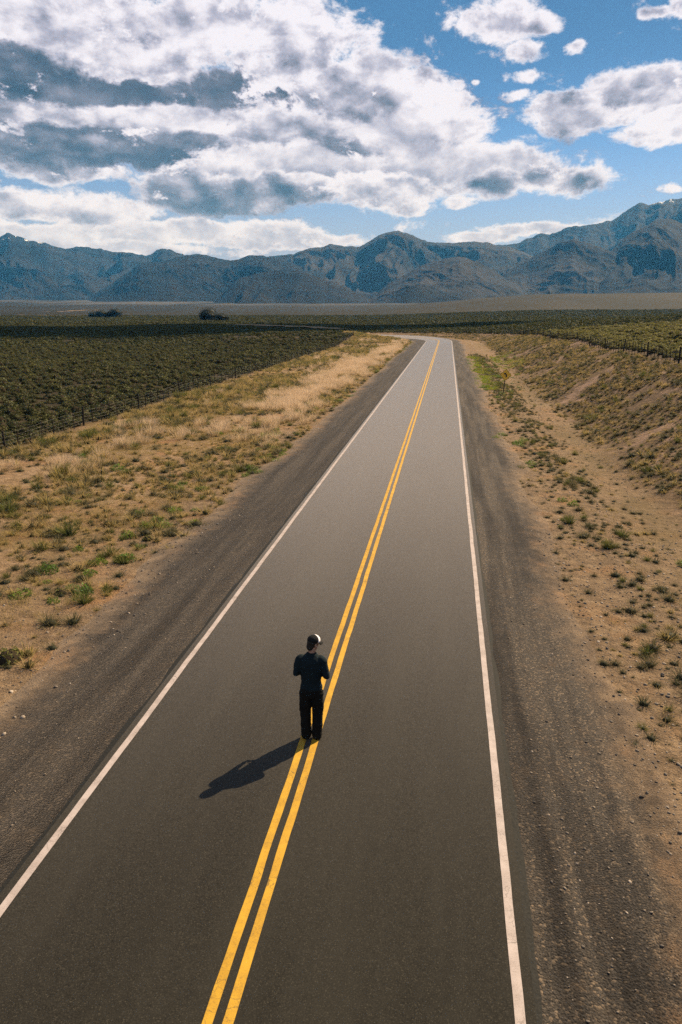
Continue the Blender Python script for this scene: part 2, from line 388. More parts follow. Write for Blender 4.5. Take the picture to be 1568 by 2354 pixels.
# ------------------------------------------------------------------ road
def asphalt_material():
    m, t = mat('asphalt')
    g = t.n('ShaderNodeNewGeometry').outputs['Position']
    fine = t.noise(g, 75.0, 3, 0.75); mid = t.noise(g, 9.0, 4, 0.6); big = t.noise(t.vm('MULTIPLY', g, (1.0, 0.12, 1)), 0.8, 4, 0.6)
    vo = t.n('ShaderNodeTexVoronoi', {'Vector': g, 'Scale': 105.0})
    cell = t.n('ShaderNodeSeparateColor', {0: vo.outputs['Color']}).outputs[0]
    col = t.ramp(fine, [(0.28, (0.005, 0.005, 0.0045)), (0.5, (0.017, 0.0150, 0.0115)), (0.72, (0.055, 0.046, 0.033))])
    col = t.mix(t.mr(cell, 0.93, 0.98, 0, .7), col, (0.12, 0.10, 0.075))
    col = t.mix(t.mr(cell, 0.12, 0.05, 0, .7), col, (0.008, 0.009, 0.010))
    col = t.mix(t.mr(mid, 0.35, 0.7, 0, .25), col, (0.05, 0.044, 0.036))
    col = t.mix(t.mr(big, 0.4, 0.65, 0, .22), col, (0.075, 0.066, 0.056))
    # tyres polish two paths in each lane; dust stays between them
    lx = t.n('ShaderNodeSeparateXYZ', {0: g}).outputs[0]
    tr = t.m('MULTIPLY_ADD', t.m('COSINE', t.m('MULTIPLY', t.m('SUBTRACT', lx, -1.98), 4.19)), .5, .5)
    col = t.mix(t.m('MULTIPLY', tr, t.mr(big, .3, .7, .05, .30)), col, (0.052, 0.046, 0.037))
    h = t.m('ADD', fine, t.m('MULTIPLY', vo.outputs['Distance'], -0.6))
    finish(t, t.mix(1.0, col, (.44, .475, .45), 'MULTIPLY'), 0.8, 0.08, h, 0.14, 0.005, sheen=t.mr(t.m('ADD', fine, t.m('MULTIPLY_ADD', cell, .16, -.08)), .30, .70, .22, 1.45, smooth=False))
    return m
def paint_material(name, c1, c2, wear):
    m, t = mat(name)
    g = t.n('ShaderNodeNewGeometry').outputs['Position']
    fine = t.noise(g, 70.0, 4, 0.75); mid = t.noise(g, 4.0, 5, 0.65)
    col = t.mix(t.mr(mid, .3, .7), c1, c2)
    col = t.mix(t.mr(t.m('ADD', fine, t.m('MULTIPLY_ADD', mid, .3, -.15)), 0.52, 0.72, 0, .6), col, (0.05, 0.045, 0.035))
    vo = t.n('ShaderNodeTexVoronoi', {'Vector': t.vm('ADD', g, t.vm('MULTIPLY', t.noise(g, 14, 3, .6, out=1), (.09, .09, 0))), 'Scale': 7.0}, feature='DISTANCE_TO_EDGE')
    crack = t.mr(vo.outputs['Distance'], 0.008, 0.022, 1, 0)
    crack = t.m('MULTIPLY', crack, t.mr(t.noise(g, 1.2, 3, .6), 0.45, 0.62))
    col = t.mix(t.m('MULTIPLY', crack, wear), col, (0.035, 0.03, 0.025))
    finish(t, col, 0.7, 0.25, fine, 0.35, 0.005)
    return m
M_ASPH = asphalt_material()
M_YEL = paint_material('yellow_paint', (0.45, 0.262, 0.020), (0.36, 0.20, 0.015), 0.6)
M_WHT = paint_material('white_paint', (0.37, 0.32, 0.305), (0.29, 0.245, 0.23), 0.55)
def shaded_bitumen_material():
    m, t = mat('shaded_bitumen_edge'); g = t.n('ShaderNodeNewGeometry').outputs['Position']  # near-black bitumen also paints the shadow band along the pavement edge
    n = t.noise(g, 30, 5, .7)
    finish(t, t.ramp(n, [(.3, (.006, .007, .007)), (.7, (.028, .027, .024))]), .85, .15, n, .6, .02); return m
M_BIT_SHADE = shaded_bitumen_material()
S_ROAD = np.concatenate([np.arange(-14, 40, 0.5), np.arange(40, 170, 2.0), np.arange(170, S_END, 1.0)])
def camber(lat): return -0.012 * np.abs(lat)
def ribbon(name, lats, zs, m, svals=S_ROAD, parent=None, jitter=0.0, **props):
    S, Lt = np.meshgrid(svals, np.asarray(lats, float), indexing='ij')
    if jitter: Lt = Lt + (fbm(S / .8, Lt * 3 + 5, 3, 91) - .5) * jitter
    x, y = road_pt(S, Lt)
    z = np.broadcast_to(np.asarray(zs, float), S.shape) if not callable(zs) else zs(S, Lt)
    me = new_mesh(name, np.stack([x, y, z], -1).reshape(-1, 3), grid_faces(*S.shape)[:, ::-1])
    return link(name, me, m, parent, **props)
road = ribbon('road', [-3.09, -2, -1, 0, 1, 2, 3.09], lambda s, l: camber(l) + sup(s, l), M_ASPH, kind='structure')
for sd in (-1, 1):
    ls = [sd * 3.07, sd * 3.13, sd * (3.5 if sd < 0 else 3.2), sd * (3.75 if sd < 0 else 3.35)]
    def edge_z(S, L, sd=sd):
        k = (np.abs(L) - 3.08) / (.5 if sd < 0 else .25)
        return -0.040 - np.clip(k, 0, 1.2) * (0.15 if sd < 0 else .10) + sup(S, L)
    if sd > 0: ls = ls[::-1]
    ribbon('pavement_edge', ls, edge_z, M_BIT_SHADE, parent=road, jitter=0.10)
fine_s = np.concatenate([np.arange(-14, 40, 0.2), np.arange(40, S_END, 1.0)])
for nm, c, w, m in (('edge_line', -2.93, .105, M_WHT), ('edge_line', 2.93, .105, M_WHT), ('centre_line', -0.1, .105, M_YEL), ('centre_line', 0.1, .105, M_YEL)):
    ribbon(nm, [c - w / 2, c, c + w / 2], lambda s, l: camber(l) + sup(s, l) + 0.005, m, fine_s, road, jitter=0.020)

def gravel_material():
    m, t = mat('gravel')
    g = t.n('ShaderNodeNewGeometry').outputs['Position']; lat = t.attr('lat'); s = t.attr('run')
    v = t.n('ShaderNodeCombineXYZ', {0: lat, 1: t.m('MULTIPLY', s, 0.05), 2: 0}).outputs[0]
    track = t.noise(v, 2.2, 4, 0.6, 0.3); fine = t.noise(g, 42, 4, 0.75); mid = t.noise(g, 2.0, 5, 0.65)
    vo = t.n('ShaderNodeTexVoronoi', {'Vector': g, 'Scale': 34.0})
    cell = t.n('ShaderNodeSeparateColor', {0: vo.outputs['Color']}).outputs[0]
    col = t.ramp(fine, [(0.3, (0.016, 0.016, 0.016)), (0.5, (0.050, 0.046, 0.041)), (0.75, (0.13, 0.115, 0.098))])
    col = t.mix(t.mr(cell, 0.80, 0.97, 0, .8), col, (0.22, 0.175, 0.13))
    brk = t.m('ADD', track, t.m('ADD', t.m('MULTIPLY_ADD', mid, .22, -.11), t.m('MULTIPLY_ADD', fine, .16, -.08)))
    col = t.mix(t.mr(brk, 0.46, 0.62, 0, .9), col, (2.1, 2.05, 1.98), 'MULTIPLY')
    col = t.mix(t.mr(brk, 0.47, 0.36, 0, .85), col, (.38, .37, .35), 'MULTIPLY')
    col = t.mix(t.mr(mid, 0.5, 0.72, 0, .5), col, (0.085, 0.060, 0.038))
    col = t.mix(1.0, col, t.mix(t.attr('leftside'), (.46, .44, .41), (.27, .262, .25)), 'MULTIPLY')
    soil = stony_soil(t, g)
    em = t.m('ADD', t.attr('edge'), t.m('ADD', t.m('MULTIPLY_ADD', fine, 1.5, -.75), t.m('MULTIPLY_ADD', mid, 1.6, -.8)))
    col = t.mix(t.mr(em, -0.9, 0.5), col, soil)
    h = t.m('ADD', fine, t.m('MULTIPLY', vo.outputs['Distance'], -0.8))
    finish(t, col, 0.9, 0.1, h, 0.8, 0.03, sheen=.17)
    return m
M_GRAV = gravel_material()
for sd in (-1, 1):
    sv = np.concatenate([np.arange(-10, 30, 0.2), np.arange(30, 80, .5), np.arange(80, S_END, 1.5)])
    ls = np.linspace(3.1, 8.4, 53) * sd
    if sd < 0: ls = ls[::-1]
    S, L = np.meshgrid(sv, ls, indexing='ij'); x, y = road_pt(S, L)
    z = shoulder_z(S, L) - 0.30 * sst(-0.2, 1.3, np.abs(L) - shoulder_edge(S, sd))
    me = new_mesh('gravel_shoulder', np.stack([x, y, z], -1).reshape(-1, 3), grid_faces(*S.shape)[:, ::-1])
    fattr(me, 'lat', L); fattr(me, 'run', S); fattr(me, 'leftside', np.full(L.shape, float(sd < 0))); fattr(me, 'edge', np.abs(L) - shoulder_edge(S, sd))
    link('gravel_shoulder', me, M_GRAV, kind='structure')

# ------------------------------------------------------------------ mountains
def mountain_material(name, forest_shade, tan, snowy):
    m, t = mat(name)
    g = t.n('ShaderNodeNewGeometry').outputs['Position']
    n1 = t.noise(g, 0.0030, 7, 0.62); n2 = t.noise(g, 0.018, 6, 0.68); n3 = t.noise(t.vm('MULTIPLY', g, (1, 1, .5)), 0.07, 5, 0.7)
    col = t.ramp(n2, [(.3, forest_shade), (.55, tuple((a + b) / 2 for a, b in zip(forest_shade, tan))), (.8, tan)])
    col = t.mix(t.mr(n1, .44, .62, 0, .65), col, tan)
    col = t.mix(t.mr(n1, .50, .36, 0, .75), col, tuple(.6 * c for c in forest_shade))  # broad tan and dark patches paint sunlit and shadowed slopes
    col = t.mix(t.mr(n3, .55, .75, 0, .3), col, (0.012, 0.013, 0.010))
    if snowy:
        sn = t.attr('snow')
        col = t.mix(t.mr(t.m('ADD', sn, t.m('MULTIPLY_ADD', n3, .7, -.35)), .42, .55), col, (.82, .84, .88))
    finish(t, col, 0.95, 0.05, t.m('MULTIPLY', n2, 3.0), 1.0, 3.5)
    return m
M_MTN = [mountain_material('hill_scrub_lit', (0.006, 0.009, 0.008), (0.044, 0.038, 0.033), False),  # scrub with its tan raised to paint sun on these ridges
         mountain_material('mountain_rock', (0.005, 0.006, 0.006), (0.024, 0.022, 0.020), True),
         mountain_material('hill_shaded', (0.004, 0.0055, 0.005), (0.017, 0.0155, 0.013), False)]  # darker copy: cloud shadow on these hills painted into the colour
def mountain(name, sky, rr, r_front, r_back, seed, m, gul=1.0, snow=0.0, n_az=420, n_u=130, tex=900.0):
    pts = sorted((bearing(x, y)) for x, y in sky)
    pa = np.array([p[0] for p in pts]); pe = np.array([p[1] for p in pts])
    az = np.linspace(pa[0], pa[-1], n_az)
    el = np.interp(az, pa, pe)
    k = max(3, n_az // 160); el = np.convolve(np.pad(el, k, mode='edge'), np.ones(2 * k + 1) / (2 * k + 1), 'valid')
    rid = rr * (1 + 0.10 * (fbm(az * 9, az * 0 + seed, 3, seed) - .5))
    wx = az * rr
    Hs = CAM_H + rid * np.tan(el) + (fbm(wx / 140, az * 0 + 1, 5, seed + 3, .6) - .5) * rr * 0.0085
    rf = r_front * (1 + 0.16 * (fbm(az * 14, az * 0 + seed, 3, seed + 1) - .5)); rf = np.minimum(rf, rid * .92)
    u = np.concatenate([np.linspace(0, 1, n_u), 1 + np.linspace(0, 1, n_u // 3)[1:] ** 1.2])
    A, U = np.meshgrid(az, u, indexing='ij'); rid_, rf_, H_ = rid[:, None], rf[:, None], Hs[:, None]
    Rd = np.where(U <= 1, rf_ + (rid_ - rf_) * U, rid_ + (r_back - rid_) * (U - 1))
    X, Y = np.sin(A) * Rd, np.cos(A) * Rd
    base = np.interp(Rd, [0, 560, 1000, 1600, 3000, 5000, 14000], [0, 0, 2.2, 8.5, 38, 80, 260]) - 14
    # spurs and gullies: ridged noise stretched along the fall line, warped
    wq = (fbm(X / tex, Y / tex, 3, seed + 5) - .5) * 2.2
    sp = ridged(A * rr / tex * 1.5 + wq, Rd / tex * .45 + wq * .6, 5, seed + 7, .52)
    sp2 = ridged(A * rr / tex * 4.2 + wq * 2, Rd / tex * 1.6 - wq, 4, seed + 8, .55)
    p = np.clip(U, 0, 1); env = 4 * p * (1 - p)
    pp = np.clip(p ** 1.25 + gul * env * ((sp - .42) * .50 + (sp2 - .42) * .15), 0, 1.0)
    z = base + (np.maximum(H_, base - 30) - base) * pp
    z = np.where(U > 1, base + (H_ - base) * (1 - (U - 1)) ** 1.1, z)
    z = np.minimum(z, base + np.maximum((H_ - base), -30) * (0.35 + .65 * np.where(U <= 1, U, 1)) + 4) if gul else z
    me = new_mesh(name, np.stack([X, Y, z], -1).reshape(-1, 3), grid_faces(*A.shape)[:, ::-1])
    if snow:
        hrel = (z - base) / np.maximum((Hs - base[:, 0]).max(), 1)
        st = fbm(A * rr / 70 + wq * 2, Rd / 320, 4, seed + 9, .55)
        fattr(me, 'snow', sst(.62, .95, hrel + .25 * (snow - 1)) * sst(.50, .66, st))
    link(name, me, m, kind='structure')
# skylines as bearings; each ridge has its own distance and depth
mountain('snowy_mountain', [(-520, 600), (-330, 560), (-200, 575), (-90, 552), (0, 545), (25, 537), (60, 548), (120, 562), (150, 572), (200, 564), (240, 575), (300, 580), (330, 585), (375, 571), (415, 582), (470, 605), (560, 650), (640, 700)],
         6400, 4300, 8300, 101, M_MTN[1], 1.0, .9)
mountain('rocky_hill', [(120, 712), (190, 692), (250, 657), (320, 612), (360, 600), (400, 590), (455, 581), (500, 590), (540, 596), (570, 587), (605, 590), (660, 600), (740, 625), (830, 670), (880, 705)],
         4700, 3450, 5900, 202, M_MTN[2], 1.1)
mountain('mountain_ridge', [(480, 660), (540, 610), (620, 592), (680, 585), (700, 575), (760, 565), (830, 564), (870, 545), (905, 533), (940, 540), (965, 552), (1000, 555), (1060, 557), (1100, 556), (1150, 563), (1250, 600), (1400, 660), (1460, 700)],
         5500, 3700, 7000, 303, M_MTN[0], 1.1)
mountain('high_mountain', [(960, 650), (1050, 585), (1120, 566), (1180, 558), (1240, 540), (1300, 525), (1380, 510), (1430, 494), (1470, 467), (1495, 470), (1520, 463), (1568, 459), (1660, 470), (1800, 520), (2000, 560), (2250, 620)],
         6700, 4600, 8600, 404, M_MTN[1], .9, .5)
mountain('scrub_hill', [(1120, 690), (1150, 640), (1190, 612), (1250, 578), (1290, 558), (1318, 553), (1350, 560), (1400, 576), (1450, 600), (1520, 640), (1600, 690)],
         4000, 3100, 5000, 505, M_MTN[0], 1.1)
mountain('shaded_hill', [(1330, 690), (1370, 620), (1405, 575), (1436, 548), (1480, 522), (1515, 504), (1540, 505), (1575, 520), (1650, 530), (1760, 545), (1950, 590), (2150, 690)],
         4500, 3000, 5700, 606, M_MTN[2], .8)  # shade on this hill is carried by its dark material
mountain('foothill', [(470, 706), (510, 682), (545, 645), (590, 625), (640, 617), (690, 622), (740, 640), (800, 662), (860, 690), (900, 706)],
         3500, 2750, 4300, 707, M_MTN[2], 1.1, n_az=320)
mountain('foothill', [(800, 706), (860, 678), (920, 640), (980, 608), (1030, 596), (1065, 594), (1110, 608), (1150, 628), (1190, 655), (1230, 700)],
         3600, 2750, 4400, 808, M_MTN[0], 1.1, n_az=320)

# ------------------------------------------------------------------ air
def build_haze():
    me = bpy.data.meshes.new('haze'); bm = bmesh.new(); bmesh.ops.create_cube(bm, size=1)
    for v in bm.verts: v.co = Vector((v.co.x * 18600, v.co.y * 18600, -40 if v.co.z < 0 else 900))
    bm.to_mesh(me); bm.free()
    m = bpy.data.materials.new('haze'); m.use_nodes = True; t = NT(m.node_tree)
    pv = t.n('ShaderNodeVolumePrincipled', {'Color': (0.09, 0.45, 1.0, 1), 'Density': 0.00006, 'Anisotropy': 0.0, 'Absorption Color': (1, 1, 1, 1)})
    o = t.n('ShaderNodeOutputMaterial'); t.L.new(pv.outputs[0], o.inputs['Volume'])
    link('haze', me, m, kind='stuff')
build_haze()

# ------------------------------------------------------------------ plants: prototypes
def plant_material(name, low, high, alt_low, alt_high, transl=0.4, rough=0.75):
    """colour runs from the base of a blade (low) to its tip (high); each plant leans between two palettes"""
    m, t = mat(name)
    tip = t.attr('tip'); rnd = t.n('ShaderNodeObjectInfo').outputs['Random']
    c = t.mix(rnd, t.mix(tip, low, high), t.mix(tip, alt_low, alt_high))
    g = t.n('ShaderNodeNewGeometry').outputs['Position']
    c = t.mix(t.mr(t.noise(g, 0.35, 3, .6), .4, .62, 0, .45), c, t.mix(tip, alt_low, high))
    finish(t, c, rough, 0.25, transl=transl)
    return m
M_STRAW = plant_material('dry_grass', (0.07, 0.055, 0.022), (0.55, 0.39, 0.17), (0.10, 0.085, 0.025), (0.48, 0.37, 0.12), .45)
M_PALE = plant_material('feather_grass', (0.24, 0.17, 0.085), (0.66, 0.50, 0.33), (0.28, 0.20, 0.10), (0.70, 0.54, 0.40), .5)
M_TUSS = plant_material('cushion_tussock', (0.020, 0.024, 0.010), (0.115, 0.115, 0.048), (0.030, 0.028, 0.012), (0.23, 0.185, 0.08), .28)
M_TGRN = plant_material('green_tussock', (0.025, 0.035, 0.010), (0.13, 0.15, 0.035), (0.035, 0.040, 0.012), (0.20, 0.18, 0.045), .38)
M_FORB = plant_material('green_forb', (0.035, 0.065, 0.012), (0.095, 0.19, 0.028), (0.07, 0.115, 0.016), (0.22, 0.28, 0.035), .45, .6)
M_LIME = plant_material('lime_grass', (0.06, 0.09, 0.014), (0.24, 0.30, 0.035), (0.08, 0.10, 0.016), (0.36, 0.36, 0.05), .5, .6)
M_SHRUB = plant_material('steppe_shrub', (0.004, 0.007, 0.003), (0.040, 0.054, 0.016), (0.006, 0.008, 0.0035), (0.165, 0.160, 0.040), .22)  # yellowish young tips brightened to paint lit tops over shaded gaps
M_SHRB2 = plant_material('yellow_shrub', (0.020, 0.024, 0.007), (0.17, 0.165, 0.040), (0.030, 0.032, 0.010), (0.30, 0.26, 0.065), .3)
M_LEAF = plant_material('tree_leaves', (0.008, 0.014, 0.006), (0.016, 0.026, 0.010), (0.008, 0.013, 0.006), (0.014, 0.022, 0.009), .15)
def simple(name, c, rough=.9, spec=.2, scale=40, var=.4, bump=.4):
    m, t = mat(name); g = t.n('ShaderNodeTexCoord').outputs['Object']
    n = t.noise(g, scale, 5, .65)
    finish(t, t.mix(n, tuple(x * (1 - var) for x in c), tuple(x * (1 + var) for x in c)), rough, spec, n, bump, .01)
    return m
M_TWIG = simple('twigs', (0.028, 0.022, 0.014), .95, .05)
M_BARK = simple('bark', (0.06, 0.045, 0.03), .95, .1)

def blade_geo(rng, n, rad, hgt, lean, width, curl, lev=2, spread=1.0, hvar=.45):
    ph = rng.uniform(0, 2 * np.pi, n); rb = rad * np.sqrt(rng.uniform(0, 1, n))
    bx, by = rb * np.cos(ph), rb * np.sin(ph)
    d = ph + rng.normal(0, .5, n); th = lean * np.clip(rb / max(rad, 1e-6) * spread + rng.normal(0, .22, n), 0, 1.3)
    L = hgt * (1 - hvar * rng.uniform(0, 1, n)); cu = curl * rng.uniform(.3, 1.2, n); w = width * rng.uniform(.6, 1.3, n)
    ts = np.linspace(0, 1, lev + 2); V = []; T = []
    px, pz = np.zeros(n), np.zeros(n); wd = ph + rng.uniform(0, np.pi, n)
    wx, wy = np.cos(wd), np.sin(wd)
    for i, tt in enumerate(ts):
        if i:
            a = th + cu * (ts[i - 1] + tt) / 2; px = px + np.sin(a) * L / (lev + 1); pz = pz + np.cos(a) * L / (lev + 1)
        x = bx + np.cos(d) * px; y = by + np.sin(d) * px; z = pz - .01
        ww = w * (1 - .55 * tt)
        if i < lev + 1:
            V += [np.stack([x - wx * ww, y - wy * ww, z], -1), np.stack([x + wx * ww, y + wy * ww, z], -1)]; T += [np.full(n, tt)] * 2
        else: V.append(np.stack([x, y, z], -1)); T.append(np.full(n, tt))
    k = len(V); V = np.stack(V, 1).reshape(-1, 3); T = np.stack(T, 1).reshape(-1)
    b = (np.arange(n) * k)[:, None]; F = []
    for i in range(lev):
        o = 2 * i; F += [b + np.array([[o, o + 1, o + 3]]), b + np.array([[o, o + 3, o + 2]])]
    F.append(b + np.array([[2 * lev, 2 * lev + 1, 2 * lev + 2]]))
    return V, np.concatenate(F), T
def leaf_geo(rng, pos, nrm, size, aspect=1.8, tip=None, jit=.7):
    n = len(pos); nn = nrm + rng.normal(0, jit, (n, 3)); nn /= np.linalg.norm(nn, axis=1)[:, None] + 1e-9
    a = np.cross(nn, rng.normal(0, 1, (n, 3))); a /= np.linalg.norm(a, axis=1)[:, None] + 1e-9; b = np.cross(nn, a)
    s = size * rng.uniform(.6, 1.3, n)[:, None]
    V = np.stack([pos - a * s * aspect * .5, pos + b * s * .5 + nn * s * .12, pos + a * s * aspect * .5, pos - b * s * .5 + nn * s * .12], 1).reshape(-1, 3)
    k = (np.arange(n) * 4)[:, None]; F = np.concatenate([k + np.array([[0, 1, 2]]), k + np.array([[0, 2, 3]])])
    return V, F, np.repeat(tip if tip is not None else np.ones(n), 4)
def core_geo(rad, h, seed, sub=2):
    bm = bmesh.new(); bmesh.ops.create_icosphere(bm, subdivisions=sub, radius=1)
    V = np.array([v.co[:] for v in bm.verts]); F = np.array([[v.index for v in f.verts] for f in bm.faces]); bm.free()
    k = .75 + .5 * fbm(V[:, 0] * 1.7 + seed, V[:, 1] * 1.7 + V[:, 2] * 1.3, 3, seed)
    V = V * k[:, None] * np.array([rad, rad, h]); V[:, 2] = np.maximum(V[:, 2], -h * .15) ; return V, F
def joinmesh(name, parts, mats):
    Vs, Fs, Ts, Ms = [], [], [], []; o = 0
    for (V, F, T, mi) in parts:
        Vs.append(V); Fs.append(F + o); Ts.append(T); Ms.append(np.full(len(F), mi)); o += len(V)
    me = new_mesh(name, np.concatenate(Vs), np.concatenate(Fs), smooth=False); fattr(me, 'tip', np.concatenate(Ts))
    for m in mats: me.materials.append(m)
    mi = np.concatenate(Ms).astype(np.int32)
    if len(me.polygons) == len(mi): me.polygons.foreach_set('material_index', mi)
    return me
def tussock_mesh(name, seed, m, n=150, rad=.07, h=.24, lean=1.45, w=.0045, curl=.5):
    rng = np.random.default_rng(seed); V, F, T = blade_geo(rng, n, rad, h, lean, w, curl)
    cV, cF = core_geo(rad * 1.15, h * .38, seed, 1)
    return joinmesh(name, [(V, F, T, 0), (cV, cF, np.zeros(len(cV)), 0)], [m])
def forb_mesh(name, seed, n=120, rad=.22, h=.20, size=.05):
    rng = np.random.default_rng(seed)
    ph = rng.uniform(0, 2 * np.pi, n); rb = rad * np.sqrt(rng.uniform(0, 1, n)); z = h * rng.uniform(.1, 1, n) * (1.15 - (rb / rad) ** 2)
    P = np.stack([rb * np.cos(ph), rb * np.sin(ph), z], -1)
    V, F, T = leaf_geo(rng, P, np.tile([0, 0, 1.], (n, 1)), size * .62, 2.6, z / h)
    V2, F2, T2 = blade_geo(rng, n // 2, rad * .8, h * 1.2, .6, .004, .3)
    return joinmesh(name, [(V, F, T, 0), (V2, F2, T2, 0)], [M_FORB])
def shrub_mesh(name, seed, n=330, rad=.55, h=.55, size=.075, m=None, sub=2):
    rng = np.random.default_rng(seed)
    lob = [(0, 0, 1.0)] + [(rng.uniform(-.5, .5), rng.uniform(-.5, .5), rng.uniform(.45, .8)) for _ in range(4)]
    P, Nn = [], []
    for (lx, ly, ls) in lob:
        k = int(n * ls / sum(q[2] for q in lob)); d = rng.normal(0, 1, (k, 3)); d /= np.linalg.norm(d, axis=1)[:, None]; d[:, 2] = np.abs(d[:, 2])
        q = rng.uniform(.72, 1.08, k)[:, None]
        P.append(d * q * ls * np.array([rad, rad, h]) + np.array([lx * rad, ly * rad, 0])); Nn.append(d)
    P = np.concatenate(P); Nn = np.concatenate(Nn)
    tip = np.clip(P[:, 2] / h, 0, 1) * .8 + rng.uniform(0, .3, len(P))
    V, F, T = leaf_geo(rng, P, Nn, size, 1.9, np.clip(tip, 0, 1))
    parts = [(V, F, T, 0)]
    for (lx, ly, ls) in lob[:3]:
        cV, cF = core_geo(rad * ls * .82, h * ls * .82, seed, sub); parts.append((cV + np.array([lx * rad, ly * rad, 0]), cF, np.zeros(len(cV)), 1))
    return joinmesh(name, parts, [m or M_SHRUB, M_TWIG])
def stone_mesh(name, seed, m):
    V, F = core_geo(1, .62, seed, 1); me = new_mesh(name, V, F, smooth=False); me.materials.append(m); return me
def stone_material():
    m, t = mat('pebbles'); r = t.n('ShaderNodeObjectInfo').outputs['Random']
    c = t.ramp(r, [(0, (.045, .04, .036)), (.45, (.12, .10, .082)), (.85, (.20, .16, .12)), (1, (.33, .28, .23))])
    finish(t, c, .85, .3); return m
M_STONE = stone_material()

def proto(name, me):
    return bpy.data.objects.new(name, me)           # never linked to the scene itself
def scatter(name, P, rot, scl, idx, protos, **props):
    """one mass of plants or stones nobody could count: instances on a cloud of points"""
    me = bpy.data.meshes.new(name); n = len(P); me.vertices.add(n); me.vertices.foreach_set('co', np.asarray(P, np.float32).ravel())
    a = me.attributes.new('rot', 'FLOAT_VECTOR', 'POINT'); a.data.foreach_set('vector', np.asarray(rot, np.float32).ravel())
    a = me.attributes.new('scl', 'FLOAT_VECTOR', 'POINT'); a.data.foreach_set('vector', np.asarray(scl, np.float32).ravel())
    a = me.attributes.new('pick', 'INT', 'POINT'); a.data.foreach_set('value', np.asarray(idx, np.int32))
    o = bpy.data.objects.new(name, me); COL.objects.link(o)
    coll = bpy.data.collections.new(name + '_kinds')
    for p in protos: coll.objects.link(p)
    ng = bpy.data.node_groups.new(name, 'GeometryNodeTree')
    ng.interface.new_socket('Geometry', in_out='INPUT', socket_type='NodeSocketGeometry')
    ng.interface.new_socket('Geometry', in_out='OUTPUT', socket_type='NodeSocketGeometry')
    N = ng.nodes; L = ng.links
    gi, go = N.new('NodeGroupInput'), N.new('NodeGroupOutput'); ip = N.new('GeometryNodeInstanceOnPoints')
    ci = N.new('GeometryNodeCollectionInfo'); ci.inputs['Collection'].default_value = coll
    ci.inputs['Separate Children'].default_value = True; ci.inputs['Reset Children'].default_value = True
    def na(nm, typ):
        q = N.new('GeometryNodeInputNamedAttribute'); q.data_type = typ; q.inputs['Name'].default_value = nm; return q.outputs[0]
    er = N.new('FunctionNodeEulerToRotation'); L.new(na('rot', 'FLOAT_VECTOR'), er.inputs[0])
    L.new(gi.outputs[0], ip.inputs['Points']); L.new(ci.outputs[0], ip.inputs['Instance']); ip.inputs['Pick Instance'].default_value = True
    L.new(na('pick', 'INT'), ip.inputs['Instance Index']); L.new(er.outputs[0], ip.inputs['Rotation']); L.new(na('scl', 'FLOAT_VECTOR'), ip.inputs['Scale'])
    L.new(ip.outputs[0], go.inputs[0])
    md = o.modifiers.new('scatter', 'NODES'); md.node_group = ng
    for k, v in props.items(): o[k] = v
    return o
def seen(x, y, margin=7.0, rmin=4.0):
    a = np.arctan2(x, y) + YAW
    return (np.abs(a) < R(24.9 + margin)) & (np.hypot(x, y) > rmin)
def jitter_grid(s0, s1, l0, l1, cell, rng):
    S, L = np.meshgrid(np.arange(s0, s1, cell), np.arange(l0, l1, cell), indexing='ij')
    S = S + rng.uniform(-.5, .5, S.shape) * cell; L = L + rng.uniform(-.5, .5, L.shape) * cell
    return S.ravel(), L.ravel()
def upright(n, rng, tilt=.12):
    return np.stack([rng.normal(0, tilt, n), rng.normal(0, tilt, n), rng.uniform(0, 2 * np.pi, n)], -1)

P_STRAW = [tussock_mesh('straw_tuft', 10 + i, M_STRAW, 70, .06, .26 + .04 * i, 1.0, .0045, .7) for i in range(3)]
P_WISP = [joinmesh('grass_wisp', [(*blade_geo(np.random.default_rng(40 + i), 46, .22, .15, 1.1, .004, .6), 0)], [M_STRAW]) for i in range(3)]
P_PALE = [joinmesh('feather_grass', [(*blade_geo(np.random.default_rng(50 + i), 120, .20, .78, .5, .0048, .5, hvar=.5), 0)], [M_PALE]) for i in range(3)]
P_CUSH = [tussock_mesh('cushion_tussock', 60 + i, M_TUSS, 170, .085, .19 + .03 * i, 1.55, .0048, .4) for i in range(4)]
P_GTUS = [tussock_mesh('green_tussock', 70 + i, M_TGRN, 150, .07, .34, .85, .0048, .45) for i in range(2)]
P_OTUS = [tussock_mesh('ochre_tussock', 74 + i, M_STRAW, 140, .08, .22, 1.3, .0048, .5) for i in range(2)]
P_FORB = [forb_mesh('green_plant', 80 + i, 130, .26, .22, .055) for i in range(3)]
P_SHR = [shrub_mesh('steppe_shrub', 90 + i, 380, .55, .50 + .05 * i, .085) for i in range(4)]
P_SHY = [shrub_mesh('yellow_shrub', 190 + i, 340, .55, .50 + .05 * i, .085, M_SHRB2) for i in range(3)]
P_SHF = [shrub_mesh('far_shrub', 97 + i, 70, .6, .55, .2, sub=1) for i in range(3)]
P_STN = [stone_mesh('stone', 110 + i, M_STONE) for i in range(3)]

